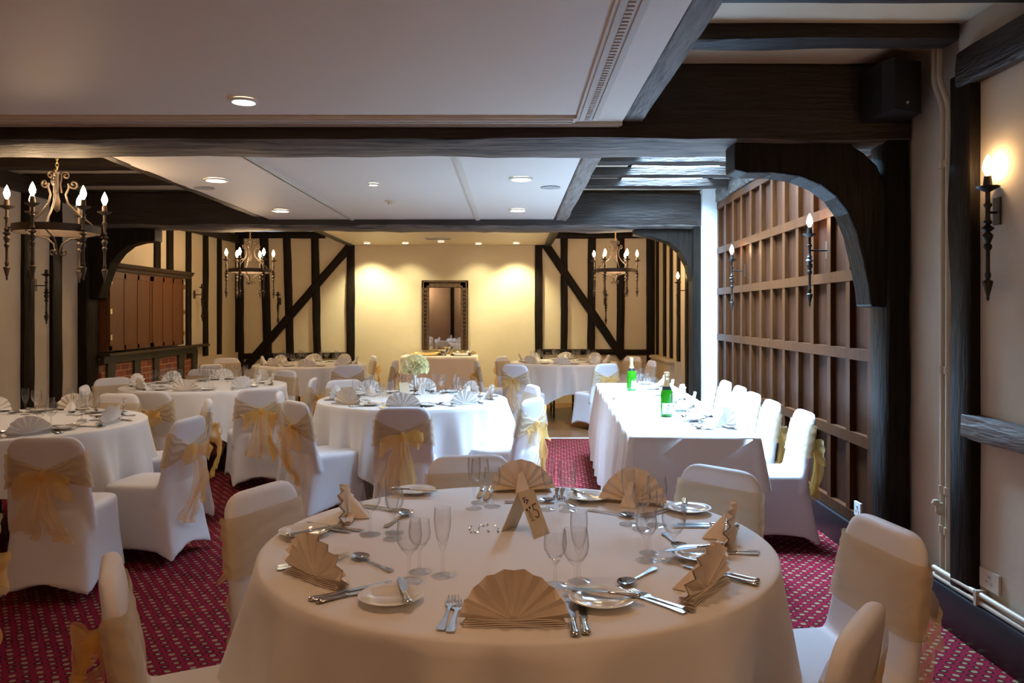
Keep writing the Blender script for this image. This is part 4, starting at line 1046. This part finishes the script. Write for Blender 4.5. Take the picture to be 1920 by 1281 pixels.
# small bowls and tealights on the head table
tl = lathe_me([(.001, .002), (.03, .002), (.036, .012), (.036, .03), (.034, .03), (.033, .012), (.001, .008)], M['glass'])
for k, (px, py) in enumerate(((1294, 792), (1228, 737))):
    Y = (H-TZ)*F/(py-CY); single('tealight_holder', tl, (xat(px, Y), Y, TZ), 0, ('glass tealight holder right of the nearer bottle', 'glass tealight holder right of the farther bottle')[k], 'candle holder', 'tealight holders')
for k, (px, py) in enumerate(((1312, 794), (1289, 774), (1233, 731))):
    Y = (H-TZ)*F/(py-CY); o = MB().lathe([(.001, 0), (.018, .002), (.02, .008), (.012, .016), (.001, .02)], 14, cap=False).build('table_ornament', M['bronze'], smooth=True, loc=(xat(px, Y), Y, TZ)); tag(o, ('small dark ornament nearest the viewer on head table', 'small dark ornament behind the nearer tealight', 'small dark ornament by the farther bottle')[k], 'ornament', 'dark ornaments on head table')

# ---- flower centrepiece
fx_, fy_ = xat(778, 6.98), 6.98
v = thing('flower_vase', 'tall silver trumpet vase on the round table with flowers', 'vase', (fx_, fy_, TZ))
MB().lathe([(.001, .0), (.05, .002), (.05, .008), (.02, .016), (.012, .03), (.014, .10), (.02, .18), (.032, .215), (.034, .216), (.03, .19), (.001, .18)], 20, cap=False).build('vase_body', M['steel'], v, True)
fl = thing('flower_bouquet', 'domed bouquet of white roses in the tall silver vase', 'flowers', (fx_, fy_, TZ+.215))
rf = random.Random(11)
rose = MB()
for ring_, (rr_, n_, tilt) in enumerate(((.008, 3, .2), (.016, 5, .5), (.024, 6, .8))):
    for k in range(n_):
        a = 2*PI*k/n_+ring_*.5
        def fn(u, w, a=a, rr_=rr_, tilt=tilt):
            th = a+(u-.5)*1.5; rad = rr_*(.5+.6*w)+.004*w*tilt*(1-abs(2*u-1)); return Vector((rad*math.cos(th), rad*math.sin(th), -.012+.03*w*(1-.25*tilt)-.006*abs(2*u-1)**2))
        rose.grid(fn, 5, 4)
rose.lathe([(.001, -.012), (.018, -.008), (.012, -.001), (.001, .012)], 8, cap=False)
ME_ROSE = mesh_of(rose, M['petal'])
pts = []
NR_ = 70
for k in range(NR_):
    f = (k+.5)/NR_; ph = math.acos(1-1.35*f); th = PI*(1+5**.5)*k
    dv = Vector((math.sin(ph)*math.cos(th), math.sin(ph)*math.sin(th), math.cos(ph)*.85))
    o = link('rose', ME_ROSE, fl, dv*.105*(1+rf.uniform(-.06, .08))+Vector((0, 0, .035))); o.rotation_euler = dv.to_track_quat('Z', 'Y').to_euler(); s_ = rf.uniform(1.05, 1.4); o.scale = (s_,)*3
mb = MB()
for k in range(12):
    th = rf.random()*2*PI; ph = rf.uniform(.9, 1.9); dv = Vector((math.sin(ph)*math.cos(th), math.sin(ph)*math.sin(th), math.cos(ph)))
    q = dv.to_track_quat('Y', 'Z').to_matrix(); c0 = dv*.09+Vector((0, 0, .03))
    mb.add([c0+q @ Vector(p) for p in ((0,0,0), (.012,.018,.003), (0,.045,0), (-.012,.018,.003))], [(0,1,2,3)])
mb.build('leaf_sprays', M['leaf'], fl)

# ---- side table under the mirror with silverware
st = thing('side_table', 'cloth-covered side table beneath the mirror', 'table', (0,0,0))
sx0, sx1, sy0, sy1, sz = xat(752, 12.6), xat(893, 12.6), 12.55, 13.1, zat(668, 12.6)
MB().box(sx0+.02, sy0+.02, sz-.03, sx1-.02, sy1-.02, sz-.003).build('tabletop', M['tabletop'], st)
for a in (sx0+.06, sx1-.06):
    for b in (sy0+.06, sy1-.06): MB().tube([(a, b, 0), (a, b, sz-.03)], .018, 8).build('leg', M['black'], st, True)
out = []
def sg(p, q, nx, ny, n):
    for i in range(n): out.append((p[0]+(q[0]-p[0])*i/n, p[1]+(q[1]-p[1])*i/n, nx, ny))
sg((sx0, sy0), (sx1, sy0), 0, -1, 50); sg((sx1, sy0), (sx1, sy1), 1, 0, 20); sg((sx1, sy1), (sx0, sy1), 0, 1, 50); sg((sx0, sy1), (sx0, sy0), -1, 0, 20)
cloth('tablecloth', out, lambda i: sz-.05, lambda i, d: .03*d+.008*math.sin(i*.55)*min(1, d/.3), 'cream cloth over the side table beneath the mirror', M['cloth2'], z=sz, centre=((sx0+sx1)/2, (sy0+sy1)/2))
for k, (px, lb) in enumerate(((800, 'long silver tray on the left of the side table'), (868, 'oval silver tray on the right of the side table'))):
    o = MB().lathe([(.001, .004), (.9, .004), (.96, .02), (1, .028), (.985, .03), (.94, .022), (.88, .008), (.001, .008)], 32, cap=False).tr(Matrix.Diagonal((.26 if k == 0 else .19, .15, 1.6, 1))).build('silver_tray', M['brass' if k == 0 else 'steel'], smooth=True, loc=(xat(px-4*k, 12.75), 12.78, sz+.001)); tag(o, lb, 'tray', 'trays on the side table')
bw = MB().lathe([(.001, .0), (.05, .002), (.05, .01), (.02, .02), (.02, .035), (.07, .06), (.10, .10), (.095, .10), (.06, .07), (.001, .05)], 24, cap=False).build('footed_bowl', M['steel'], smooth=True, loc=(xat(832, 12.8), 12.75, sz+.002)); tag(bw, 'silver footed bowl in the middle of the side table', 'bowl')
for k in range(5):
    o = MB().lathe([(.001, 0), (.03, .002), (.045, .02), (.04, .045), (.01, .055), (.012, .065), (.001, .072)], 14, cap=False).build('covered_dish', M['china' if k % 2 else 'brass'], smooth=True, loc=(xat(848, 12.75)+k*.085, 12.70+.05*(k % 2), sz+.016)); tag(o, ('first', 'second', 'third', 'fourth', 'fifth')[k]+' small covered dish from the left beside the footed bowl', 'dish', 'covered dishes on the side table')

# ================================================================ LIGHT
def area(name, loc, rot, sx, sy, col, e, spread=PI):
    l = bpy.data.lights.new(name, 'AREA'); l.shape = 'RECTANGLE'; l.size = sx; l.size_y = sy; l.color = col; l.energy = e; l.spread = spread
    o = bpy.data.objects.new(name, l); C.objects.link(o); o.location = loc; o.rotation_euler = rot; return o
def spot(loc, col, e, ang=110, blend=.7, r=.05, rot=(0, 0, 0), name='ceiling_spot'):
    l = bpy.data.lights.new(name, 'SPOT'); l.color = col; l.energy = e; l.spot_size = R(ang); l.spot_blend = blend; l.shadow_soft_size = r
    o = bpy.data.objects.new(name, l); C.objects.link(o); o.location = loc; o.rotation_euler = rot; return o
WARM = (1, .56, .27)
for (px_, py_, Y_, e_) in ((469, 490, 10.4, 26), (1154, 490, 10.9, 26), (107, 360, 5.5, 22)):
    l = bpy.data.lights.new('chandelier_glow', 'POINT'); l.energy = e_; l.color = (1, .70, .42); l.shadow_soft_size = .2
    o = bpy.data.objects.new('chandelier_glow', l); C.objects.link(o); o.location = (xat(px_, Y_), Y_, zat(py_, Y_))
area('sky_daylight', (1.50, 6.88, ZU+.58), (0, 0, 0), .74, 3.0, (.45, .70, 1), 880, R(135))
# recessed lamps
spot((xat(457, 3.85), 3.85, ZC-.03), (1, .64, .36), 12, 100)
for px, py, e in ((405, 336, 16), (977, 334, 12), (527, 394, 18), (971, 393, 12), (700, 344, 8)):
    Y = (ZC-H)*F/(CY-py); spot((xat(px, Y), Y, ZC-.03), (1, .93, .84), e, 140)
for px in (688, 760, 897, 968): 
    Y = (2.66-H)*F/(CY-455); spot((xat(px, Y), Y, 2.63), (1, .93, .58), 105 if px in (688, 968) else 34, 100, .8, rot=(R(14), 0, 0))
Y = (2.66-H)*F/(CY-452); spot((xat(827, Y), Y, 2.62), (1, .88, .52), 45, 120, .8)
# added fill lamps, out of view, that warm the near bay
for x, y, e, cn in ((-.35, 2.0, 17, 120), (.9, 1.4, 10, 110), (-2.6, .9, 1.5, 120)):
    spot((x, y, ZC-.03), WARM, e, cn)
    t = thing('recessed_light', 'added recessed fill light in the near ceiling, unseen above the viewer', 'ceiling light', (x, y, ZC), 0, 'added fill lights behind the viewer')
    MB().lathe([(.055, -.001), (.067, -.004), (.07, -.012), (.055, -.016), (.053, -.006)], 24, cap=False).build('lamp_rim', M['white_plastic'], t, True)
    MB().lathe([(.053, -.004), (.02, -.002), (.001, -.002)], 24, cap=False).build('lamp_lens', M['lamp_dim'], t, True)
for x in (-3.4, -1.25, 1.25):  # torches and glow added as warm fill for the near ceiling
    sconce((x, YR+.14, 1.95), (0, -1), .135, 'added fill torch lamp on the rear wall behind the viewer', True)
    l = bpy.data.lights.new('rear_fill_glow', 'POINT'); l.energy = 15; l.color = (1, .66, .40); l.shadow_soft_size = .06
    o = bpy.data.objects.new('rear_fill_glow', l); C.objects.link(o); o.location = (x, YR+.35, 2.3)
w = bpy.data.worlds.new('world'); SC.world = w; w.use_nodes = True
w.node_tree.nodes['Background'].inputs[0].default_value = (.6, .8, 1, 1); w.node_tree.nodes['Background'].inputs[1].default_value = .6

# ================================================================ CAMERA
cam = bpy.data.cameras.new('camera'); co = bpy.data.objects.new('camera', cam); C.objects.link(co)
co.location = (0, 0, H); co.rotation_euler = (PI/2, 0, 0)
cam.sensor_width = 36; cam.lens = F*36/1920; cam.shift_y = -(640.5-CY)/1920; cam.clip_start = .05
SC.camera = co
vs = SC.view_settings; vs.view_transform = 'Standard'; vs.look = 'None'; vs.gamma = 1; vs.exposure = .42
SC.cycles.use_denoising = True
SC.cycles.max_bounces = 8; SC.cycles.diffuse_bounces = 4; SC.cycles.glossy_bounces = 4; SC.cycles.transparent_max_bounces = 24
SC.cycles.sample_clamp_indirect = 6; SC.cycles.caustics_reflective = False; SC.cycles.caustics_refractive = False
_d = [k for k, v_ in USED.items() if len(v_) > 1]
print('REPEATED LABELS', [(k, len(USED[k])) for k in _d][:10])
